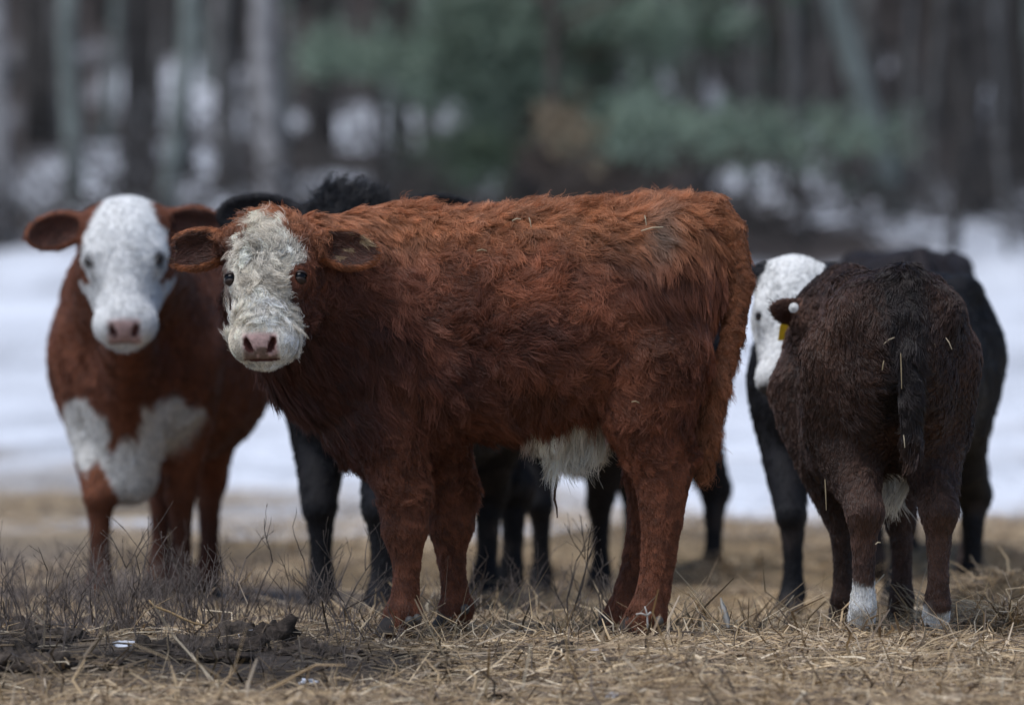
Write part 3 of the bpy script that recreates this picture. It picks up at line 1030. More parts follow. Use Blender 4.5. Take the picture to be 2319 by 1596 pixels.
def generic(name, label, cat, front, rear, H, widen, head, feet_w, colour, style_kw, h, count, radius, tail=True, clumps=1500, ear=None, seed=5, thick=1.0, tail_pts=None, extra=None, style_extra=None, neck_r=(.17, .115), legz=.3, far=None, hoof=True, nostril=True, thigh=1.0, eyes=True, k=6, hmat=None, stations=ADULT, box=2.35, taper=.12, lockc=.16):
    """front/rear: world xy under the fore and hind legs"""
    front, rear = np.array(front, float), np.array(rear, float)
    hd = heading_from(*(front - rear))
    mid = (front + rear) / 2
    s = Animal(name, label, cat, mid, hd, 'cattle in the pasture')
    s.x0 = .09 * H
    f = s.f
    f.loft([(x * H + s.x0, t * H, b * H, w_ * H * widen) for x, t, b, w_ in stations], .05 * H, 'torso', box, taper)
    for sd_ in (1, -1):
        f.ell((-.44 * H + s.x0, sd_ * .115 * H * widen, .72 * H), (.13 * H, .085 * H * widen, .22 * H), .06 * H, 'torso')
        f.ell((.36 * H + s.x0, sd_ * .12 * H, .66 * H), (.11 * H, .07 * H, .18 * H), .06 * H, 'torso')
        f.ell((-.36 * H + s.x0, sd_ * .15 * H * widen, .93 * H), (.06 * H, .04 * H, .04 * H), .06 * H, 'torso')      # hip bones
    fl = []
    for (x, y) in feet_w:
        q = s.loc((x, y, s.o[2]))
        fl.append(q)
    fore = [(q[0], q[1], 1 if q[1] > 0 else -1) for q in fl[:2]]
    hind = [(q[0], q[1], 1 if q[1] > 0 else -1) for q in fl[2:]]
    # left and right by their order across the body
    fore = [(a, b, 1 if b >= max(fore[0][1], fore[1][1]) else -1) for a, b, _ in fore]
    hind = [(a, b, 1 if b >= max(hind[0][1], hind[1][1]) else -1) for a, b, _ in hind]
    s.legs(H, fore, hind, thick, thigh=thigh)
    poll, ldir, ndir, hs = head
    s.set_head(s.loc(poll), ldir, ndir, hs)
    nb = s.hp(.09, 0, -.11)
    f.cone((.40 * H + s.x0, 0, .80 * H), nb, neck_r[0] * H, neck_r[1] * hs, .08, 'neck')
    f.cone((.44 * H + s.x0, 0, .56 * H), (nb * .55 + np.array([.44 * H + s.x0, 0, .56 * H]) * .45) - np.array([0, 0, .05]), .085 * H, .06 * H, .07, 'neck')
    s.add_head(*(ear[:2] if ear else (.16, .05)), ear[2] if ear else None, nostril=nostril)
    if tail:
        tp = tail_pts or [((-.62 * H + s.x0, 0, .95 * H), .035 * H), ((-.69 * H + s.x0, 0, .88 * H), .03 * H), ((-.70 * H + s.x0, .01, .6 * H), .022 * H), ((-.69 * H + s.x0, .015, .36 * H), .02 * H)]
        if callable(tp): tp = tp(s)
        f.chain(tp, .02, 'tail')
    s.legz = legz * H
    s.Hh = H
    if extra: extra(s)

    def style(s, p, n, part, hc):
        d = basestyle(s, p, n, part, hc, **style_kw)
        t = part == 'tail'
        d['len'][t] = np.interp(p[:, 2][t], [.35 * H, .55 * H, .9 * H], [.06, .035, .025])
        if style_extra: style_extra(s, p, n, part, hc, d)
        return d
    # the box that holds the whole body, head included
    hb = np.array([s.hp(a, b, c) for a in (-.05, .40) for b in (-.27, .27) for c in (-.2, .05)])
    lo = np.minimum(hb.min(0), np.array([-.80 * H + s.x0, -.36 * H, -.02])) - .04
    hi = np.maximum(hb.max(0), np.array([.6 * H + s.x0, .36 * H, 1.04 * H])) + .04
    for q in fl:
        lo[:2] = np.minimum(lo[:2], q[:2] - .1)
        hi[:2] = np.maximum(hi[:2], q[:2] + .1)
    s.mesh(lo, hi, h, colour)
    s.fur(count, style, colour, radius, k, clumps, seed=seed, far_side=far, mat=hmat, lockc=lockc)
    if eyes: s.add_eyes()
    if hoof: s.hooves(H * .95, thick)
    return s


BLK, BLK2 = np.array([.013, .012, .015]), np.array([.007, .007, .009])


# ---- the red cow with the white face, at the left
def red_cow_colour(s, p, n, part, hc):
    H = s.Hh
    c = tint(p, (.27, .095, .046), (.165, .056, .030), .5, 1)
    fn = noise(p, 22, 91) * .014
    l, w_, nn = hc[:, 0], hc[:, 1] + fn, hc[:, 2]
    headish = np.isin(part, ('head', 'muzzle', 'chin', 'lid', 'nostril', 'mouth'))
    m = sstep(.008, -.008, np.abs(w_) - np.interp(l, [-.06, 0, .05, .12, .4], [.05, .07, .085, .2, .2])) * sstep(-.17, -.14, nn + .2 * sstep(.1, .25, l)) * headish
    c = mixc(c, np.repeat(np.array([[.88, .88, .87]]), len(p), 0), m)
    # white brisket either side of a brown dewlap, and a white blaze on the poll behind the ears
    x = p[:, 0] - s.x0
    zz, yy = p[:, 2] / H + 2 * fn, p[:, 1] / H + fn
    fr = sstep(.30, .36, x / H)
    br = fr * sstep(.015, -.015, np.abs(zz - .445) - .092 + .5 * np.abs(np.abs(yy) - .115)) * sstep(.030, .045, np.abs(yy)) * sstep(.21, .18, np.abs(yy))
    br = np.maximum(br, fr * sstep(.45, .42, zz + .35 * np.abs(yy - .03)) * sstep(.20, .23, zz) * (part != 'leg'))
    br = br * ~((part == 'leg') & (zz < .36))
    c = mixc(c, np.repeat(np.array([[.84, .82, .78]]), len(p), 0), br * ~headish)
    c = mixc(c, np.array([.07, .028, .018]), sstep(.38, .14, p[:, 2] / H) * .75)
    ed = np.minimum(*[np.linalg.norm(p - s.eyes[q][0], axis=1) for q in (-1, 1)])
    c = mixc(c, np.array([.07, .055, .05]), sstep(.030, .017, ed) * .85)
    c, pad = nose_colour(s, p, part, hc, c, False)
    c = mixc(c, np.array([.06, .025, .02]), np.isin(part, ('earin',)) * .8)
    return c


def red_brisket(s):
    H = s.Hh
    s.f.cone((.47 * H + s.x0, 0, .58 * H), (.40 * H + s.x0, 0, .33 * H), .085 * H, .065 * H, .06, 'neck')
    s.f.cone(s.hp(.16, 0, -.17), (.50 * H + s.x0, 0, .50 * H), .035, .05, .05, 'neck')      # hanging fold of the dewlap


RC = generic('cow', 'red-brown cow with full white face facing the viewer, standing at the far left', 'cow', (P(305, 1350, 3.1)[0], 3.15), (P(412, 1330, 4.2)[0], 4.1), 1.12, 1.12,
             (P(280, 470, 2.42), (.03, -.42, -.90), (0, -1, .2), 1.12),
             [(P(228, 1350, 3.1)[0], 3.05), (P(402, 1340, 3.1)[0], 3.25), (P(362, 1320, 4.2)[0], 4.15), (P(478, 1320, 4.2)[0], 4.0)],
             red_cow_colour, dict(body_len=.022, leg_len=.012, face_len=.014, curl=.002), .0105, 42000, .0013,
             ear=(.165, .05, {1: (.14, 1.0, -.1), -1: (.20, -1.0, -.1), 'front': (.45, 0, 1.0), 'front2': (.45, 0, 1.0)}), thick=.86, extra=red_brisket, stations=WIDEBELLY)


def black_colour(s, p, n, part, hc):
    c = tint(p, BLK, BLK2, .5, 2)
    c = mixc(c, np.array([.05, .04, .038]), sstep(.2, .8, noise(p, 18, 93)) * sstep(.42, .3, p[:, 2] / s.Hh) * .7)
    return c


def fuzzy_poll(s, p, n, part, hc, d):
    m = (part == 'head') & (hc[:, 0] < .09)
    d['len'][m] = .05
    d['lift'][m] = .9
    d['curl'][m] = .008


generic('cow', 'black cow with fuzzy poll half hidden behind the head of the shaggy red calf', 'cow', (P(800, 1350, 2.3)[0], 2.45), (P(1110, 1330, 3.5)[0], 3.3), 1.03, 1.0,
        (P(785, 456, 1.72), (0, -.45, -.89), (0, -1, .15), 1.14),
        [(P(722, 1340, 2.3)[0], 2.35), (P(862, 1370, 1.9)[0], 1.85), (P(1092, 1340, 3.2)[0], 3.2), (P(1150, 1340, 3.6)[0], 3.5)],
        black_colour, dict(body_len=.022, leg_len=.012, face_len=.014, curl=.002), .0115, 26000, .0014, seed=6, thick=.98, hmat=M_HAIRB,
        ear=(.215, .055, {1: (-.06, 1.0, -.08), -1: (-.06, -1.0, -.08), 'front': (.45, 0, 1.0), 'front2': (.45, 0, 1.0)}), style_extra=fuzzy_poll)

generic('cow', 'black cow whose legs and belly show beneath the shaggy red calf', 'cow', (.18, 4.0), (.50, 4.7), .98, .95,
        (np.array([-.02, 3.25, .88]), (-.35, -.55, -.76), (-.3, -1, .4), 1.05),
        [(.085, 3.85), (.27, 4.1), (.375, 4.8), (.625, 4.5)],
        black_colour, dict(body_len=.02, leg_len=.012, face_len=.014, curl=.002), .013, 16000, .0015, seed=7, thick=.9, eyes=False, hmat=M_HAIRB)


# ---- the black cow with the white face, at the right behind the brown calf
def bwf_colour(s, p, n, part, hc):
    c = black_colour(s, p, n, part, hc)
    l, w_, nn = hc[:, 0], hc[:, 1], hc[:, 2]
    fn = noise(p, 20, 94) * .01
    headish = np.isin(part, ('head', 'muzzle', 'chin', 'lid', 'nostril', 'mouth'))
    m = sstep(.01, -.01, np.abs(w_ + fn) - np.interp(l, [-.05, .02, .1, .4], [.08, .10, .13, .15])) * sstep(-.15, -.12, nn + fn) * headish
    c = mixc(c, np.repeat(np.array([[.86, .85, .82]]), len(p), 0), m)
    dk = sstep(.345, .36, l) * headish
    c = mixc(c, np.array([.05, .045, .045]), dk)
    return c


generic('cow', 'black cow with long white face standing behind the dark brown calf', 'cow', (.85, 2.2), (1.23, 3.0), .98, 1.05,
        (P(1800, 606, 1.42), (-.11, -.30, -.95), (-.10, -1, .2), .97),
        [(P(1792, 1375, 2.0)[0], 2.0), (.95, 2.25), (1.315, 2.95), (1.12, 3.15)],
        bwf_colour, dict(body_len=.018, leg_len=.010, face_len=.012, curl=.0015), .0105, 26000, .0013, seed=8, thick=.9, neck_r=(.13, .09), hmat=M_HAIRB,
        ear=(.16, .048, {1: (.30, 1.0, -.3), -1: (.30, -1.0, -.1), 'front': (.45, 0, 1.0), 'front2': (.45, 0, 1.0)}))

generic('cow', 'brownish black cow seen from behind at the right edge, beyond the brown calf', 'cow', (1.20, 5.35), (1.27, 4.5), 1.09, 1.0,
        (np.array([1.12, 6.1, .80]), (-.2, .6, -.77), (0, .6, .8), 1.05),
        [(1.10, 5.3), (1.32, 5.4), (1.14, 4.45), (P(2192, 1320, 4.4)[0], 4.4)],
        lambda s, p, n, part, hc: black_colour(s, p, n, part, hc) * np.array([1.9, 1.6, 1.5]), dict(body_len=.018, leg_len=.010, face_len=.012, curl=.0015), .013, 16000, .0015, seed=12, thick=.9, eyes=False, hmat=M_HAIRB)

# ---- the dark brown calf seen from behind
BRN, BRND = np.array([.125, .064, .044]), np.array([.050, .028, .021])


def brown_colour(s, p, n, part, hc):
    H = s.Hh
    c = tint(p, BRN, BRND, .6, 4)
    x = (p[:, 0] - s.x0) / H
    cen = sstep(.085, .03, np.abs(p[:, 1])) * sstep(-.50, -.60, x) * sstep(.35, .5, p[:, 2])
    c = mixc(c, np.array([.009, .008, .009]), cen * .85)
    c = mixc(c, np.array([.03, .019, .016]), sstep(.74, .84, p[:, 2]) * .5)
    sock = (part == 'leg') * (x < -.2) * sstep(.010, -.010, p[:, 2] - (.118 + .035 * noise(p, 25, 96) + .25 * np.maximum(0, .02 - np.abs(p[:, 1] - np.sign(p[:, 1]) * .09))) + np.where(p[:, 1] < 0, .065, 0))
    c = mixc(c, np.array([.90, .88, .84]), sock)
    l, w_, nn = hc[:, 0], hc[:, 1], hc[:, 2]
    headish = np.isin(part, ('head', 'muzzle', 'chin', 'lid', 'nostril', 'mouth'))
    m = sstep(.01, -.01, np.abs(w_) - .075) * sstep(-.10, -.07, nn) * headish
    c = mixc(c, np.repeat(np.array([[.75, .74, .72]]), len(p), 0), m)
    c = mixc(c, np.array([.82, .78, .70]), (part == 'sheath') * 1.0)
    c = mixc(c, np.array([.19, .10, .07]), np.isin(part, ('ear', 'earbase')) * .8)
    c = mixc(c, np.array([.8, .78, .74]), (part == 'earbase') * sstep(.1, .3, noise(p, 30, 99) + .15))
    return c


def brown_extra(s):
    a, b = s.L(2032, 985, .08), s.L(2028, 1075, .06)
    s.f.cone(a, b, .05, .03, .03, 'sheath')
    for q in (-1, 1):
        s.f.ell((-.53 * s.Hh + s.x0, q * .125 * s.Hh, .86 * s.Hh), (.085, .04, .05), .07, 'torso')      # pin and hip bones
    # thick rounded tail head
    s.f.ell(s.L(2048, 660, -.16), (.05, .036, .06), .03, 'tail')


def brown_style(s, p, n, part, hc, d):
    sh = part == 'sheath'
    d['len'][sh] = .055
    d['flow'][sh] = (0, 0, -1)
    d['droop'][sh] = .5
    t = part == 'tail'
    d['len'][t] = .04
    d['swirl'][t] = .5
    d['dens'][t] = 2
    foot = (part == 'leg') & (p[:, 2] < .09)
    d['len'][foot] = .007


BC = generic('calf', 'dark brown calf seen from behind with white hind feet and ear tags', 'calf', (.832, .56), (.888, -.06), 0.86, .73,
             (P(1886, 690, .72), (-.42, .55, -.72), (-.30, .62, .72), .85),
             [(P(1905, 1385, .55)[0], .50), (P(2045, 1385, .55)[0], .62), (P(1950, 1430, -.08)[0], -.10), (P(2122, 1425, -.08)[0], -.05)],
             brown_colour, dict(body_len=.021, leg_len=.011, face_len=.012, curl=.0024), .0068, 95000, .0009, clumps=6000, seed=9, thick=.86, thigh=.98, k=7, stations=BOXY, box=2.7, taper=.34, lockc=.3,
             tail_pts=lambda s: [(s.L(2048, 640, -.13), .032), (s.L(2055, 700, -.20), .032), (s.L(2060, 800, -.245), .027), (s.L(2063, 900, -.25), .023), (s.L(2064, 990, -.245), .018), (s.L(2063, 1035, -.24), .010)],
             extra=brown_extra, style_extra=brown_style, neck_r=(.19, .12), far=lambda n: np.where(n[:, 0] > .5, .3, 1.0), legz=.30,
             ear=(.165, .041, {1: (-.15, 1.0, -.05), -1: (-.15, -1.0, -.05), 'front': (.2, 0, 1.0), 'front2': (.2, 0, 1.0)}))


def disc(mb, c, ax, r, th, sides=16):
    ax = nrm(ax)
    V, F = tube([c - ax * th / 2, c + ax * th / 2], [r, r], sides)
    mb.add(V, F)


mb = MB()
tc_ = BC.L(1798, 697, .545)
disc(mb, tc_, BC.dirl((-.45, -1, .1)), .0125, .004)
disc(mb, tc_ + BC.dirl((-.45, -1, .1)) * .002, BC.dirl((-.45, -1, .1)), .005, .005, 10)
tag(mb.build('ear_tag', M_TAGW, BC.root, smooth=False), 'round white ear tag button')
mb = MB()
q = BC.L(1787, 742, .74)
ex, ez, ey = BC.dirl((1, .3, 0)), BC.dirl((.15, 0, 1)), BC.dirl((-.3, 1, 0))
cor = [(-.013, .034), (.013, .034), (.024, .005), (.024, -.032), (-.024, -.032), (-.024, .005)]
V = [q + ex * a + ez * b + ey * c for c in (-.0015, .0015) for a, b in cor]
F = [(0, 1, 2, 5), (2, 3, 4, 5), (7, 6, 11, 8), (9, 8, 11, 10)] + [(i, i + 6, (i + 1) % 6 + 6, (i + 1) % 6) for i in range(6)]
mb.add(V, F)
tag(mb.build('ear_tag', M_TAGY, BC.root, smooth=False), 'yellow plastic ear tag hanging below the ear')


# ================================================================== hay and straw
STRAWC = np.array([[.36, .27, .165], [.50, .40, .27], [.26, .195, .13], [.13, .10, .075], [.42, .35, .27], [.66, .58, .45], [.07, .055, .045]])


def straw_mass(name, x, y, z, length, wid, pitch, label, weights=(.26, .16, .22, .16, .1, .04, .06), seed=1, tintf=None):
    r = np.random.default_rng(seed)
    n = len(x)
    az = r.uniform(0, 2 * PI, n)
    ax = np.stack([np.cos(az) * np.cos(pitch), np.sin(az) * np.cos(pitch), np.sin(pitch)], -1)
    c = np.stack([x, y, z], -1)
    bend = r.standard_normal((n, 3)) * .16 * length[:, None]
    bend[:, 2] = np.abs(bend[:, 2]) * .5
    lie = (1 - np.sin(np.abs(pitch)))[:, None]
    p0 = c - ax * (length / 2 * (1 - np.sin(np.abs(pitch))))[:, None]
    p2 = p0 + ax * length[:, None]
    p1 = (p0 + p2) / 2 + bend
    up = np.repeat(np.array([[.1, .2, 1.0]]), n, 0)
    s1 = nrm(np.cross(ax, up)); s2 = np.cross(ax, s1)
    V = np.empty((n, 9, 3))
    for i, (p, k) in enumerate(((p0, 1.0), (p1, .9), (p2, .45))):
        for j in range(3):
            a = j * 2 * PI / 3 + .4
            V[:, i * 3 + j] = p + (s1 * math.cos(a) + s2 * math.sin(a) * .6) * (wid * k)[:, None]
    f = []
    for i in range(2):
        for j in range(3):
            f.append((i * 3 + j, i * 3 + (j + 1) % 3, (i + 1) * 3 + (j + 1) % 3, (i + 1) * 3 + j))
    F = (np.array(f)[None] + (np.arange(n) * 9)[:, None, None]).reshape(-1, 4)
    ci = r.choice(len(STRAWC), n, p=np.array(weights) / sum(weights))
    col = STRAWC[ci] * np.array([1.05, 1.0, .93]) * r.uniform(.8, 1.6, (n, 1))
    if tintf is not None: col = col * tintf(x, y)[:, None]
    col = np.repeat(col, 9, 0)
    o = mesh_np(name, V.reshape(-1, 3), F, M_STRAW, False, colors=col)
    return tag(o, label, 'straw', None, 'stuff')


def build_straw():
    r = np.random.default_rng(21)
    n = 52000
    y = -2.6 + 3.8 * r.random(n) ** .9
    x = r.uniform(-1, 1, n) * (1.25 + (y + 3) * .08)
    # straw trodden round the hooves
    hx = np.concatenate([[q.root.location.x + fx * q.c - fy * q.s for fx, fy in q.feet] for q in (CALF, BC)])
    hy = np.concatenate([[q.root.location.y + fx * q.s + fy * q.c for fx, fy in q.feet] for q in (CALF, BC)])
    hi_ = r.choice([0, 1, 2, 3, 0, 1, 2, 3, 4, 5, 6, 7], 2600)
    x = np.concatenate([x, hx[hi_] + r.normal(0, .085, 2600)])
    y = np.concatenate([y, hy[hi_] - np.abs(r.normal(.03, .08, 2600))])
    n = len(x)
    p = np.stack([x, y, 0 * x], -1)
    muck = sstep(.1, -.45, x + .2 * noise(p, 1.5, 51)) * np.exp(-((y + .62) / .42) ** 2)
    thin = sstep(-.15, -.7, x) * sstep(-.6, .1, y)
    keep = r.random(n) > np.clip(1.0 * muck + .6 * thin + .5 * sstep(.1, .4, noise(p, 2.6, 52)), 0, .94)
    x, y, p = x[keep], y[keep], p[keep]
    n = len(x)
    z = ground_z(x, y) + np.abs(r.standard_normal(n)) * .015 * (1 + .9 * noise(p, 3.5, 53)) * (1 - .55 * sstep(-.7, -.4, y)) + .002
    L = r.gamma(2.2, .03, n).clip(.015, .28)
    pitch = np.where(r.random(n) < .16, r.uniform(.2, 1.1, n), np.abs(r.standard_normal(n)) * .12)
    muckf = lambda x, y: 1 - .80 * np.clip(1.3 * sstep(.15, -.5, x + .2 * noise(np.stack([x, y, 0 * x], -1), 1.5, 51) + .1 * noise(np.stack([x, y, 0 * x], -1), 6, 58)) * np.exp(-((y + .62) / .42) ** 2), 0, 1)
    straw_mass('straw', x, y, z, L, r.gamma(2.2, .0009, n).clip(.0007, .0042), pitch, 'loose dry straw strewn over the foreground', seed=22, tintf=muckf)
    # blurred hay between and behind the cattle
    n = 26000
    y = 1.2 + 10.5 * r.random(n) ** 1.2
    x = r.uniform(-1, 1, n) * (1.55 + y * .1)
    p = np.stack([x, y, 0 * x], -1)
    keep = (noise(p, .8, 54) + .5 * noise(p, 2.3, 55) + .6 * sstep(-.6, .1, x)) > -.05
    x, y, p = x[keep], y[keep], p[keep]
    n = len(x)
    z = ground_z(x, y) + np.abs(r.standard_normal(n)) * .012 * (1 + noise(p, 1.7, 56)) + .003
    L = r.gamma(3, .028, n).clip(.03, .22)
    pitch = np.where(r.random(n) < .15, r.uniform(.2, .6, n), np.abs(r.standard_normal(n)) * .08)
    straw_mass('hay', x, y, z, L, r.uniform(.0015, .0032, n), pitch, 'trampled hay lying between and behind the cattle', seed=23)


build_straw()


def hay_mound(u, y, rx, ry, hgt, n, label, dark, seed):
    r = np.random.default_rng(seed)
    cx = P(u, 1400, y)[0]
    gz = float(ground_z(cx, y)[0])
    root = empty('hay_mound', (cx, y, gz))
    tag(root, label, 'hay', 'mounds of hay')
    xs, ys = np.meshgrid(np.linspace(-1, 1, 22), np.linspace(-1, 1, 22))
    rr = np.hypot(xs, ys)
    sc_ = np.where(rr > 1, 1 / np.maximum(rr, 1e-6), 1)
    X, Y = (xs * sc_ * rx).ravel(), (ys * sc_ * ry).ravel()
    pp = np.stack([X + cx, Y + y, X * 0], -1)
    prof = lambda a, b: hgt * np.clip(1 - (a / rx) ** 2 - (b / ry) ** 2, 0, 1) ** .8
    Z = prof(X, Y) * (1 + .3 * noise(pp, 5, seed)) + (ground_z(X + cx, Y + y) - gz) - .01
    i = np.arange(22 * 22).reshape(22, 22)
    F = np.stack([i[:-1, :-1], i[:-1, 1:], i[1:, 1:], i[1:, :-1]], -1).reshape(-1, 4)
    c = tint(pp, (.26, .19, .11), (.12, .09, .06), .6, 7) * dark
    mesh_np('hay_heap', np.stack([X, Y, Z], -1), F, M_CLOD, True, root, colors=c)
    an, q = r.uniform(0, 2 * PI, n), np.sqrt(r.random(n))
    x, y2 = np.cos(an) * q * rx, np.sin(an) * q * ry
    z = prof(x, y2) + np.abs(r.standard_normal(n)) * .012
    o = straw_mass('loose_straw', x, y2, z, r.gamma(3, .03, n).clip(.03, .25), r.uniform(.001, .0024, n), np.abs(r.standard_normal(n)) * .35, None, seed=seed)
    o.parent = root
    del o['category']


hay_mound(2300, 1.6, .30, .25, .13, 700, 'dark mound of old hay at the right edge behind the brown calf', .5, 31)
hay_mound(2280, .25, .22, .2, .05, 700, 'low tangle of straw right of the brown calf hind feet', .9, 32)
hay_mound(1700, 4.5, .55, .5, .10, 700, 'pale hay heap between the two calves, out of focus', 1.1, 33)
hay_mound(2050, 5.5, .7, .5, .12, 700, 'golden hay heap behind the legs of the dark brown calf', 1.2, 35)
hay_mound(1480, 6.5, .7, .5, .12, 600, 'golden hay heap beyond the red calf hind leg', 1.15, 36)
hay_mound(600, 6.2, .7, .5, .09, 500, 'hay heap beyond the red cow flank', 1.0, 37)
hay_mound(1010, 5.0, .6, .5, .10, 700, 'pale hay heap seen between the front legs of the red calf', 1.1, 34)


# ================================================================== muck, snow crumbs
def lump(name, u, v, y, rx, ry, rz, col, label, cat, group, seed, mat=M_CLOD, rough=.35):
    ys_ = np.linspace(-2.2, .6, 400)
    kk = (D + ys_) / D
    gz_ = ground_z((u - CU) / S * kk, ys_)
    y = ys_[np.argmin(np.abs(HV - (gz_ - CAMZ) / kk * S - v))]        # where that line of sight meets the ground
    c = P(u, v, y)
    c[2] = float(ground_z(c[0], y)[0])
    th = np.linspace(0, PI, 14); ph = np.linspace(0, 2 * PI, 22, endpoint=False)
    d = np.array([[math.sin(a) * math.cos(b), math.sin(a) * math.sin(b), math.cos(a)] for a in th for b in ph])
    k = 1 + rough * noise(d, 2.2, seed) + rough * .8 * noise(d, 5, seed + 1) + rough * .4 * noise(d, 11, seed + 2)
    V = d * k[:, None] * np.array([rx, ry, rz])
    V[:, 2] = np.maximum(V[:, 2], -.01) 
    F = [(i * 22 + j, i * 22 + (j + 1) % 22, (i + 1) * 22 + (j + 1) % 22, (i + 1) * 22 + j) for i in range(13) for j in range(22)]
    o = mesh_np(name, V, F, mat, True, colors=np.clip(np.asarray(col) * (1 + .5 * noise(V, 40, seed + 3))[:, None], .005, .95))
    o.location = tuple(c)
    return tag(o, label, cat, group)


CL = [(620, 1452, -.55, .060, .04, .050, 'large dark manure clod sticking up left of the red calf'), (560, 1470, -.7, .05, .04, .03, 'dark manure clod just left of the largest clod'),
      (300, 1440, -.6, .085, .05, .030, 'flat dark clod below the red cow'), (130, 1430, -.4, .10, .06, .025, 'flattened dark clod near the left edge'), (30, 1425, -.35, .07, .05, .03, 'dark clod touching the left edge'),
      (700, 1480, -.85, .06, .04, .025, 'dark clod right of the largest clod'), (480, 1495, -.9, .08, .05, .02, 'low dark clod in the straw below the dry weeds'), (1275, 1490, -1.3, .035, .03, .03, 'small dark clod below the belly of the red calf'),
      (1760, 1475, -1.2, .016, .015, .018, 'small black clod between the two calves, left one of two'), (1875, 1478, -1.2, .014, .012, .014, 'small black clod between the two calves, right one of two'), (210, 1510, -1.1, .09, .06, .02, 'broad dark clod low at the left')]
for i, (u, v, y, a, b, c, lb) in enumerate(CL):
    lump('manure_clod', u, v, y, a, b, c, (.042, .032, .026), lb, 'manure', 'clods of manure and mud', 200 + i * 7, rough=.5)
r_ = random.Random(12)
for i in range(22):
    u = r_.uniform(-20, 760)
    lump('manure_clod', u, r_.uniform(1418, 1520), 0, r_.uniform(.03, .10), r_.uniform(.025, .05), r_.uniform(.012, .034), np.array([.042, .033, .027]) * r_.uniform(.7, 1.6), 'crumbly dark lump in the band of muck at the lower left', 'manure', 'lumps in the muck', 900 + i * 5, rough=.55)
for i in range(12):
    u = r_.uniform(800, 2300)
    lump('manure_clod', u, r_.uniform(1450, 1585), 0, r_.uniform(.015, .045), r_.uniform(.015, .03), r_.uniform(.010, .024), np.array([.05, .038, .030]) * r_.uniform(.7, 1.6), 'small dark crumb of muck in the pale straw of the foreground', 'manure', 'crumbs of muck in the straw', 1100 + i * 5, rough=.5)
SN = [(285, 1460, -1.0, .030, .02, .010, 'bluish snow crumb below the red cow'), (575, 1445, -.62, .034, .025, .014, 'bluish snow crumb on the dark clods'), (1330, 1480, -1.3, .05, .035, .012, 'patch of old snow in the straw below the belly of the red calf'),
      (2195, 1500, -1.3, .05, .03, .010, 'patch of old snow in the straw below the brown calf'), (1390, 1578, -3.2, .025, .03, .010, 'snow crumb at the bottom edge right of the middle'), (700, 1545, -2.6, .02, .02, .008, 'small snow crumb low in front of the dark clods'),
      (1010, 1452, -.9, .06, .03, .006, 'thin snow remnant in the straw below the front hooves of the red calf')]
M_SNOW = mat_tint('snow', .5, 80, .08, .4, spec=.4)
for i, (u, v, y, a, b, c, lb) in enumerate(SN):
    lump('snow_crumb', u, v, y, a, b, c, (.50, .53, .60), lb, 'snow', 'crumbs of old snow', 300 + i * 7, M_SNOW, .4)


# ================================================================== dry weeds
def weed_mesh(seed, hgt, stems, fork=3, spread=.5):
    r = random.Random(seed)
    mb = MB()

    def grow(p, d, ln, rad, lvl):
        pts, n = [np.array(p)], 4
        dd = np.array(d)
        for i in range(n):
            dd = nrm(dd + np.array([r.gauss(0, .13), r.gauss(0, .13), r.gauss(0, .06)]))
            pts.append(pts[-1] + dd * ln / n)
        sh = r.uniform(.7, 1.2)
        mb.tube(pts, np.linspace(rad, rad * .5, n + 1), 4, np.array([.15, .122, .108]) * sh)
        if lvl > 0:
            for k in range(r.randint(2, fork)):
                q = r.randint(1, n)
                a = r.uniform(0, 2 * PI)
                sd_ = nrm(dd + np.array([math.cos(a), math.sin(a), r.uniform(0, .4)]) * r.uniform(.4, .9))
                grow(pts[q], sd_, ln * r.uniform(.35, .62), rad * .6, lvl - 1)
        elif r.random() < .6:
            e = pts[-1]
            mb.tube([e, e + dd * .006], [rad * 1.1, rad * .7], 4, np.array([.16, .13, .11]) * sh)
    for i in range(stems):
        a = r.uniform(0, 2 * PI)
        grow((r.gauss(0, .02), r.gauss(0, .02), -.01), nrm((math.cos(a) * spread, math.sin(a) * spread, 1)), hgt * r.uniform(.6, 1.05), .0021 * (hgt / .2) ** .5, 2)
    return mb


WM = [weed_mesh(400 + i, .15, st_) for i, st_ in enumerate((3, 4, 3, 5, 2, 4))]
protos = []
for mbx in WM:
    o = mbx.build('dry_weed', M_TWIG)
    protos.append(o.data)
    bpy.data.objects.remove(o)


def weed(u, y, scale, i, label, group='dry weeds', rz=None):
    x = P(u, 1400, y)[0]
    o = bpy.data.objects.new('dry_weed', protos[i % len(protos)])
    COL.objects.link(o)
    o.location = (x, y, float(ground_z(x, y)[0]))
    o.rotation_euler = (0, 0, rz if rz is not None else random.uniform(0, 6.28))
    o.scale = (scale,) * 3
    tag(o, label, 'weed', group)


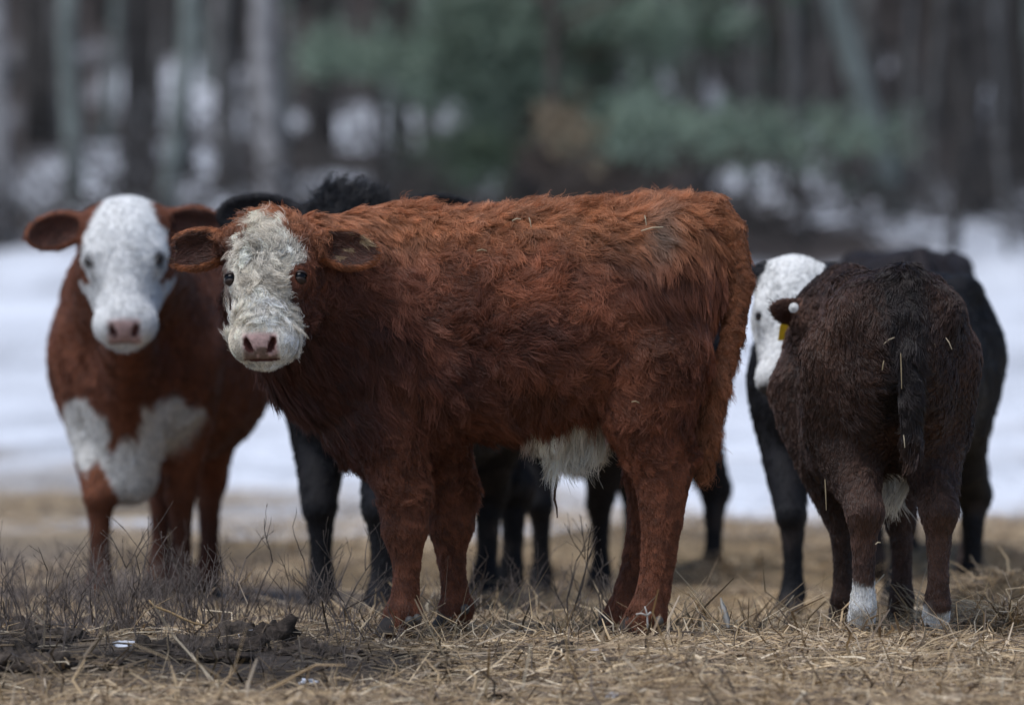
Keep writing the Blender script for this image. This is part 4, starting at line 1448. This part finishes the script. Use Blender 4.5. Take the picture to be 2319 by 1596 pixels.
NEARW = [(45, .1, 1.2, 'twiggy dry weed at the far left edge'), (105, .15, 1.3, 'dry weed standing third of the way from the left edge to the red cow'), (165, .0, 1.0, 'short dry weed left of the red cow front leg'),
         (240, .25, 1.5, 'dry weed in front of the near front leg of the red cow'), (290, .1, .9, 'low dry weed just right of the red cow front leg'), (395, .2, 1.35, 'forked dry weed between the red cow feet'),
         (440, -.05, 1.2, 'dark leaning dry weed right of the red cow feet'), (490, .2, 1.45, 'tall dry weed midway between red cow and black legs'), (540, .3, 1.1, 'dry weed right of the tall dry weed'),
         (585, .25, .9, 'low dry weed above the large manure clod'), (640, .2, .8, 'thin dry weed left of the black cow leg'), (705, .2, 1.3, 'dry weed in front of the black cow left leg'), (745, .1, .9, 'low dry weed between the black cow legs'),
         (790, .35, 1.1, 'dry weed left of the red calf front legs'), (835, .3, 1.0, 'dry weed touching the red calf near front leg'), (980, .1, .6, 'stub of dry weed between the red calf front legs'), (1085, .8, 1.5, 'thin blurred dry weed right of the red calf front legs'),
         (1130, .9, 1.1, 'low blurred dry weed under the red calf belly')]
for i, (u, y, s_, lb) in enumerate(NEARW):
    weed(u, y, s_, i, lb)
# the two tall weeds under the belly
for (u, y, hh, st_, lb, sd_) in ((1275, .35, .27, 2, 'tallest dry weed, a knotty forked stalk under the belly of the red calf', 431), (1365, .55, .25, 3, 'second tall dry weed beside the red calf hind leg', 437)):
    o = weed_mesh(sd_, hh, st_, 3, .12).build('dry_weed', M_TWIG)
    x = P(u, 1400, y)[0]
    o.location = (x, y, float(ground_z(x, y)[0]))
    tag(o, lb, 'weed', 'dry weeds')
r_ = random.Random(31)
for i in range(30):
    weed(r_.triangular(-20, 870, 300), r_.uniform(-.15, .5), r_.uniform(.7, 1.35), i + 3, 'twiggy dry weed in the sharp row of weeds at the left', 'row of dry weeds')
r_ = random.Random(77)
for i in range(46):
    y = r_.uniform(.4, 3.0)
    u = r_.triangular(-60, 800, 60)
    weed(u, y, r_.uniform(.6, 1.25), i, 'grey twiggy weed in the blurred thicket around the legs of the red cow', 'blurred dry weeds')
for i in range(26):
    weed(r_.uniform(900, 1560), r_.uniform(.6, 1.6), r_.uniform(.5, 1.0), i, 'small dry weed behind the legs of the red calf', 'small weeds behind the calf')
for i in range(34):
    weed(r_.uniform(-40, 900), r_.uniform(-1.1, -.2), r_.uniform(.35, .8), i, 'short dry sprig growing from the muck in the left foreground', 'short sprigs in the muck')

# single bent reed, pale dry leaf, small forked twig
mb = MB()
mb.tube([P(u, v, -.25) for u, v in ((338, 1358), (350, 1372), (385, 1385), (415, 1400), (440, 1410), (470, 1416))], [.002, .0028, .003, .003, .0028, .002], 6, (.38, .25, .12))
tag(mb.build('reed', M_STRAW), 'bent golden reed lying across the dry weeds at the left', 'reed')
mb = MB()
a0 = P(1640, 1415, -.2)
pts = [P(u, v, -.2) for u, v in ((1648, 1420), (1645, 1400), (1638, 1375), (1632, 1352))]
for k, off in enumerate((0,)):
    V = []
    for i, p in enumerate(pts):
        wd = (.004, .008, .007, .001)[i]
        V += [p + np.array([-wd, 0, 0]), p + np.array([0, -.004, 0]), p + np.array([wd, .002, 0]), p + np.array([0, .0, 0])]
    F = [(i * 4 + j, i * 4 + (j + 1) % 4, i * 4 + 4 + (j + 1) % 4, i * 4 + 4 + j) for i in range(3) for j in range(4)]
    mb.add(V, F, (.55, .52, .47))
tag(mb.build('dry_leaf', M_STRAW), 'pale dry leaf blade standing upright between the two calves', 'leaf')
mb = MB()
for pth in (((1468, 1430), (1466, 1405), (1465, 1388), (1460, 1372)), ((1465, 1393), (1452, 1388), (1440, 1390)), ((1466, 1392), (1474, 1385))):
    mb.tube([P(u, v, -.45) for u, v in pth], [.003, .0025, .0022, .0018][:len(pth)], 6, (.45, .41, .37))
tag(mb.build('forked_twig', M_TWIG), 'small pale forked twig in front of the red calf hind hoof', 'twig')


# ---- bits of straw caught in the coats
def coat_bits(name, lst, label):
    mb = MB()
    for (u, v, y, du, dv, c) in lst:
        a, b = P(u, v, y), P(u + du, v + dv, y)
        m = (a + b) / 2 + np.array([0, -.002, .003])
        mb.tube([a, m, b], [.0011, .0014, .0008], 4, c)
    tag(mb.build(name, M_STRAW, smooth=False), label, 'straw', None, 'stuff')


T1 = (.62, .52, .36); T2 = (.42, .33, .2)
coat_bits('straw_bits', [(1452, 523, -.262, 50, -9, T1), (1460, 488, -.255, 4, 22, T1), (1198, 493, -.265, 5, 22, T1), (1080, 568, -.27, 22, 0, T2), (1430, 910, -.26, 18, 2, T2), (1160, 500, -.26, 20, -4, T1)], 'straw bits caught in the coat of the shaggy red calf')
coat_bits('straw_bits', [(2000, 780, -.27, 26, -16, T1), (2142, 765, -.24, 14, 26, T1), (1998, 838, -.27, 4, -22, T2), (2040, 800, -.28, 2, 80, T2), (2050, 880, -.27, 4, 34, T2), (2046, 985, -.27, 3, 28, T1), (2115, 778, -.24, 4, 8, T2), (1868, 1085, -.2, 3, 70, T2), (1880, 690, -.02, -16, 30, T1), (1982, 1232, -.2, 12, -4, T1)],
          'straw bits stuck to the rump and tail of the dark brown calf')


# ================================================================== the wood behind
def tree(name, label, u0, u1, wpx, y, tintc, seed, group=None, fork=None, hgt=15.0, limbs=6, sides=12):
    """u0: picture position at the foot, u1 at the top of the photograph"""
    r = random.Random(seed)
    k = (D + y) / D
    x0 = P(u0, 500, y)[0]
    gz = float(ground_z(x0, y)[0])
    zt = P(0, 0, y)[2]
    slope = (P(u1, 0, y)[0] - x0) / max(zt - gz, .5)
    R = wpx / S * k / 2
    root = empty(name, (x0, y, gz))
    tag(root, label, 'tree', group)
    n = 16
    zz = np.linspace(-.2, hgt, n)
    wob = np.cumsum([r.gauss(0, .045) for _ in range(n)])
    wob2 = np.cumsum([r.gauss(0, .045) for _ in range(n)])
    pts = np.stack([slope * zz * np.clip(1.2 - zz / 25, .6, 1) + wob - wob[0], wob2 - wob2[0], zz], -1)
    rad = R * np.interp(zz, [-.2, .35, 1.2, 6, hgt], [1.55, 1.2, 1.03, .9, .25])
    mb = MB()
    mb.tube(pts, rad, sides, tintc)
    mb.build('trunk', M_BARK, root)
    mb = MB()

    def limb(p, d, ln, rd, lvl):
        q, m = [np.array(p)], 5
        d = np.array(d, float)
        for i in range(m):
            d = nrm(d + np.array([r.gauss(0, .14), r.gauss(0, .14), r.gauss(.06, .08)]))
            q.append(q[-1] + d * ln / m)
        mb.tube(q, np.linspace(rd, rd * .35, m + 1), 6 if lvl else 4, np.asarray(tintc) * .9)
        if lvl:
            for _ in range(3):
                a = r.uniform(0, 2 * PI)
                limb(q[r.randint(2, m)], nrm(d + np.array([math.cos(a), math.sin(a), .3]) * .8), ln * .5, rd * .4, lvl - 1)
    for i in range(limbs):
        z = r.uniform(.22, .92) * hgt
        a = r.uniform(0, 2 * PI)
        pz = np.array([np.interp(z, zz, pts[:, j]) for j in range(3)])
        limb(pz, (math.cos(a), math.sin(a), .7), r.uniform(1.5, 3.2), np.interp(z, zz, rad) * .4, 1)
    if fork:
        z, du, rf = fork
        pz = np.array([np.interp(z, zz, pts[:, j]) for j in range(3)])
        limb(pz, (du, 0, 1), 6.0, R * rf, 1)
    mb.build('crown', M_BARK, root)
    return root


PALE, GREENISH, GREY, DARK = (.34, .325, .32), (.22, .245, .225), (.165, .157, .15), (.058, .053, .050)
TREES = [(24, 22, 36, 40, PALE, 'pale grey tree trunk at the far left edge', None), (95, 105, 60, 58, DARK, 'dark tree trunk second from the left edge', None), (168, 158, 38, 44, GREENISH, 'greenish grey trunk behind the red cow left ear', None),
         (288, 280, 28, 46, DARK, 'thin dark trunk dividing two snow patches above the red cow head', None), (368, 428, 40, 42, GREENISH, 'greenish forked tree leaning right above the red cow', (4.1, .55, .62)), (508, 486, 46, 50, GREY, 'grey trunk between the forked tree and the large pale trunk', None),
         (640, 612, 58, 40, PALE, 'large pale straight trunk above the shaggy calf head', None), (715, 720, 40, 62, DARK, 'dark trunk just right of the large pale trunk', None), (975, 968, 40, 54, GREY, 'grey trunk showing below the pine boughs', None),
         (1600, 1572, 24, 50, GREY, 'slender grey trunk above the red calf hip', None), (1796, 1800, 18, 47, GREY, 'thin upright trunk above the white-faced black cow', None), (2035, 1885, 52, 41, GREENISH, 'greenish trunk leaning left at the right side', None),
         (1990, 1965, 30, 53, GREY, 'narrow grey trunk beside the leaning trunk', None), (2205, 2175, 72, 45, DARK, 'thick dark trunk near the right edge', None), (2310, 2285, 50, 56, DARK, 'dark trunk at the far right edge', None)]
for i, (u0, u1, wp, y, tc, lb, fk) in enumerate(TREES):
    tree('bare_tree', lb, u0, u1, wp, y, tc, 500 + i, 'bare trees at the edge of the wood', fk)
r_ = random.Random(15)
for i in range(12):
    u = 1640 + 700 * (i + r_.random()) / 12
    tree('bare_tree', 'dark sapling at the edge of the wood on the right', u, u + r_.gauss(0, 30), r_.uniform(10, 24), r_.uniform(35, 48), [DARK, GREY][i % 2], 660 + i, 'dark saplings on the right', None, hgt=9, limbs=5, sides=8)
r_ = random.Random(5)
for i in range(70):
    u = -350 + 3020 * (i + r_.random()) / 70
    y = r_.uniform(46, 84)
    tree('bare_tree', 'dark slender tree deep in the blurred wood behind the snow', u, u + r_.gauss(0, 25), r_.uniform(12, 40), y, [DARK, GREY, DARK, GREENISH, DARK][i % 5], 600 + i, 'slender trees deep in the wood', None, limbs=4, sides=8)


def far_woods():
    r = np.random.default_rng(8)
    n = 620
    mb = MB()
    for i in range(n):
        y = r.uniform(84, 150)
        x = r.uniform(-1, 1) * (16 + y * .22)
        g = float(ground_z(x, y)[0])
        R = r.uniform(.08, .2)
        sl = r.normal(0, .03, 2)
        mb.tube([(x, y, g - .3), (x + sl[0] * 7, y + sl[1] * 7, g + 7), (x + sl[0] * 15, y, g + 15)], [R, R * .8, R * .3], 5, np.array(DARK) * r.uniform(.7, 1.7), cap=False)
    o = mb.build('far_woods', M_BARK)
    tag(o, 'dense dark wood rising far behind the pasture', 'wood', None, 'stuff')
    # leafless brush: thin sprays of twigs
    n = 30000
    y = r.uniform(46, 125, n)
    x = r.uniform(-1, 1, n) * (9 + y * .17)
    g = ground_z(x, y)
    y[:7000] = r.uniform(36, 50, 7000)
    x[:7000] = r.uniform(-1, 1, 7000) * (9 + y[:7000] * .17)
    g = ground_z(x, y)
    hi = np.where(r.random(n) < .22, r.uniform(.0, 1.3, n), r.uniform(2.0, 9.0, n) * sstep(44, 70, y) + .1)
    hi[:7000] = r.uniform(0, 1.1, 7000) * (.4 + .6 * (noise(np.stack([x, y, x * 0], -1)[:7000], .5, 78) > 0))
    keep = (noise(np.stack([x, y, hi], -1), .35, 77) > -.15) | (hi > 3)
    x, y, g, hi = x[keep], y[keep], g[keep], hi[keep]
    n = len(x)
    d = nrm(np.stack([r.standard_normal(n), r.standard_normal(n), r.uniform(-.2, 1.3, n)], -1))
    L = r.uniform(.4, 1.4, n)
    c = np.stack([x, y, g + hi], -1)
    sd_ = nrm(np.cross(d, r.standard_normal((n, 3)))) * r.uniform(.008, .022, n)[:, None]
    s2 = np.cross(d, nrm(sd_)) * np.linalg.norm(sd_, axis=1, keepdims=True)
    V = np.stack([c + sd_, c - sd_ * .5 + s2, c - sd_ * .5 - s2, c + d * L[:, None]], 1).reshape(-1, 3)
    F = (np.array([(0, 1, 3), (1, 2, 3), (2, 0, 3)])[None] + (np.arange(n) * 4)[:, None, None]).reshape(-1, 3)
    col = np.repeat(np.array([.060, .053, .049]) * r.uniform(.5, 1.5, (n, 1)), 4, 0)
    o = mesh_np('brush', V, F, M_TWIG, False, colors=col)
    tag(o, 'leafless brown brush filling the wood between the trunks', 'brush', None, 'stuff')


far_woods()


# ---- pines
def pine(label, u, y, hgt, R, blobs, seed, extra_boughs=26, start=5.0, tone=(.075, .115, .070), group='pine trees in the wood', fill=()):
    """blobs: boughs placed where the photograph shows them: u, v, depth, half width, half height (px), colour scale"""
    r = np.random.default_rng(seed)
    x0 = P(u, 500, y)[0]
    gz = float(ground_z(x0, y)[0])
    root = empty('pine_tree', (x0, y, gz))
    tag(root, label, 'tree', group)
    mb = MB()
    zz = np.linspace(-.2, hgt, 12)
    mb.tube(np.stack([.05 * np.sin(zz), .05 * np.cos(zz * .7), zz], -1), np.interp(zz, [-.2, .5, hgt], [R * 1.5, R, .03]), 10, (.085, .07, .06))
    mb.build('trunk', M_BARK, root)
    tv, tc = [], []
    o0 = np.array([x0, y, gz])
    bm_ = MB()

    def bough(c, hw, hh, hd, n, colr, droop=.0):
        c = np.asarray(c, float)
        a0 = np.array([0, 0, max(c[2] - .3 * np.linalg.norm(c[:2]), .5)])
        m = (a0 + c) / 2 + np.array([0, 0, .12])
        bm_.tube([a0, m, c], [.045, .03, .01], 5, (.08, .062, .052))
        for _ in range(9):
            e = c + r.normal(0, 1, 3) * np.array([hw, hd, hh]) * .6
            bm_.tube([m * .4 + c * .6, (m * .2 + c * .4 + e * .4), e], [.014, .010, .004], 4, (.08, .062, .052), cap=False)
        n = int(n * .55)
        pts = c + r.normal(0, 1, (n, 3)) * np.array([hw, hd, hh]) * .68
        cl = pts[r.integers(0, max(n // 14, 2), n)] + r.normal(0, .07, (n, 3))
        dr = nrm(r.normal(0, 1, (n, 3)) + np.array([0, 0, .25]) + nrm(cl - a0) * .8)
        sd_ = nrm(np.cross(dr, r.normal(0, 1, (n, 3)))) * r.uniform(.008, .014, (n, 1))
        L = r.uniform(.09, .17, (n, 1))
        tv.append(np.stack([cl - sd_, cl + sd_, cl + dr * L + sd_ * .3, cl + dr * L - sd_ * .3], 1))
        tc.append(np.repeat(np.clip(np.asarray(colr) * r.uniform(.6, 1.35, (n, 1)), 0.004, 1), 4, 0))
    for (bu, bv, by, hw, hh, colr, n) in blobs:
        k = (D + by) / D / S
        bough(P(bu, bv, by) - o0, hw * k, hh * k, hw * k * .8, n, colr)
    for i in range(extra_boughs):
        z = start + (hgt - start) * (i + .5) / extra_boughs
        a = i * 2.4 + r.uniform(-.3, .3)
        ln = np.interp(z, [start, hgt], [2.6, .4])
        bough((math.cos(a) * ln * .7, math.sin(a) * ln * .7, z + ln * .1), ln * .38, .22, ln * .38, 420, tone)
    tag(bm_.build('branches', M_BARK, root), None, None, None, 'stuff')
    for bu, bv, by, hw, hh, n in fill:
        k = (D + by) / D / S
        bough(P(bu, bv, by) - o0, hw * k, hh * k, hw * k * .8, n, np.asarray(tone) * r.uniform(.45, 1.1))
    V = np.vstack([t.reshape(-1, 3) for t in tv])
    n = len(V) // 4
    F = np.arange(n * 4).reshape(n, 4)
    mesh_np('crown', V, F, M_NEEDLE, False, root, colors=np.vstack(tc))


G1, G2, G3, RUST = (.235, .30, .225), (.18, .235, .175), (.075, .105, .065), (.27, .205, .13)
pine('pine tree with soft blue-green boughs above the red calf back', 1170, 36.0, 14.0, .16,
     [(760, 118, 35, 60, 26, G1, 700), (850, 135, 35, 80, 30, G1, 1100), (950, 150, 35.2, 80, 40, G1, 1200), (1040, 110, 35.4, 90, 60, G1, 1700), (1130, 60, 35.5, 110, 60, G2, 1700), (1060, 190, 35.5, 70, 40, G2, 900), (1130, 230, 35.6, 55, 50, G2, 900), (1170, 140, 35.4, 60, 60, G2, 1000),
      (1080, 10, 35.4, 120, 40, G2, 1300), (1450, 40, 35.3, 110, 40, G1, 1400), (1500, 90, 35.3, 60, 30, G2, 700), (1350, 30, 35.5, 70, 40, G2, 700), (1250, 190, 35.5, 40, 40, G2, 450)], 41, start=5.2,
     fill=[(u_, v_, 36 + .1 * i_, 85, 42, 420) for i_, (u_, v_) in enumerate(((1000, 230), (1200, 30), (1230, 100), (1290, 60), (1330, 120), (1400, 90), (1290, 230), (1180, 280), (1560, 40), (1440, 160), (1380, 210), (1090, 300), (1620, 80)))])
pine('young pine with a long low bough reaching right above the red calf rump', 1240, 33.0, 3.4, .07,
     [(1265, 285, 32.6, 45, 45, RUST, 260), (1310, 320, 32.6, 40, 30, RUST, 200), (1400, 290, 32.7, 80, 52, G1, 720), (1480, 300, 32.8, 92, 51, G1, 880), (1580, 308, 32.9, 92, 48, G1, 800), (1680, 315, 33, 92, 42, G2, 640), (1780, 300, 33, 80, 42, G2, 480), (1880, 325, 33, 92, 45, G2, 520), (1980, 320, 33, 69, 39, G2, 360),
      (1070, 365, 33, 60, 35, G3, 800), (1120, 340, 33, 50, 30, G3, 500), (1020, 330, 33, 40, 30, G3, 300)], 42, extra_boughs=6, start=2.2)
for i, (u, y, h_) in enumerate(((1560, 66, 17), (1780, 72, 18), (2120, 68, 17), (900, 76, 18), (1330, 74, 18))):
    pine('dark pine standing deep in the wood behind the bare trees', u, y, h_, .2, [], 700 + i, extra_boughs=44, start=3.2, tone=(.028, .042, .030), group='dark pines deep in the wood')
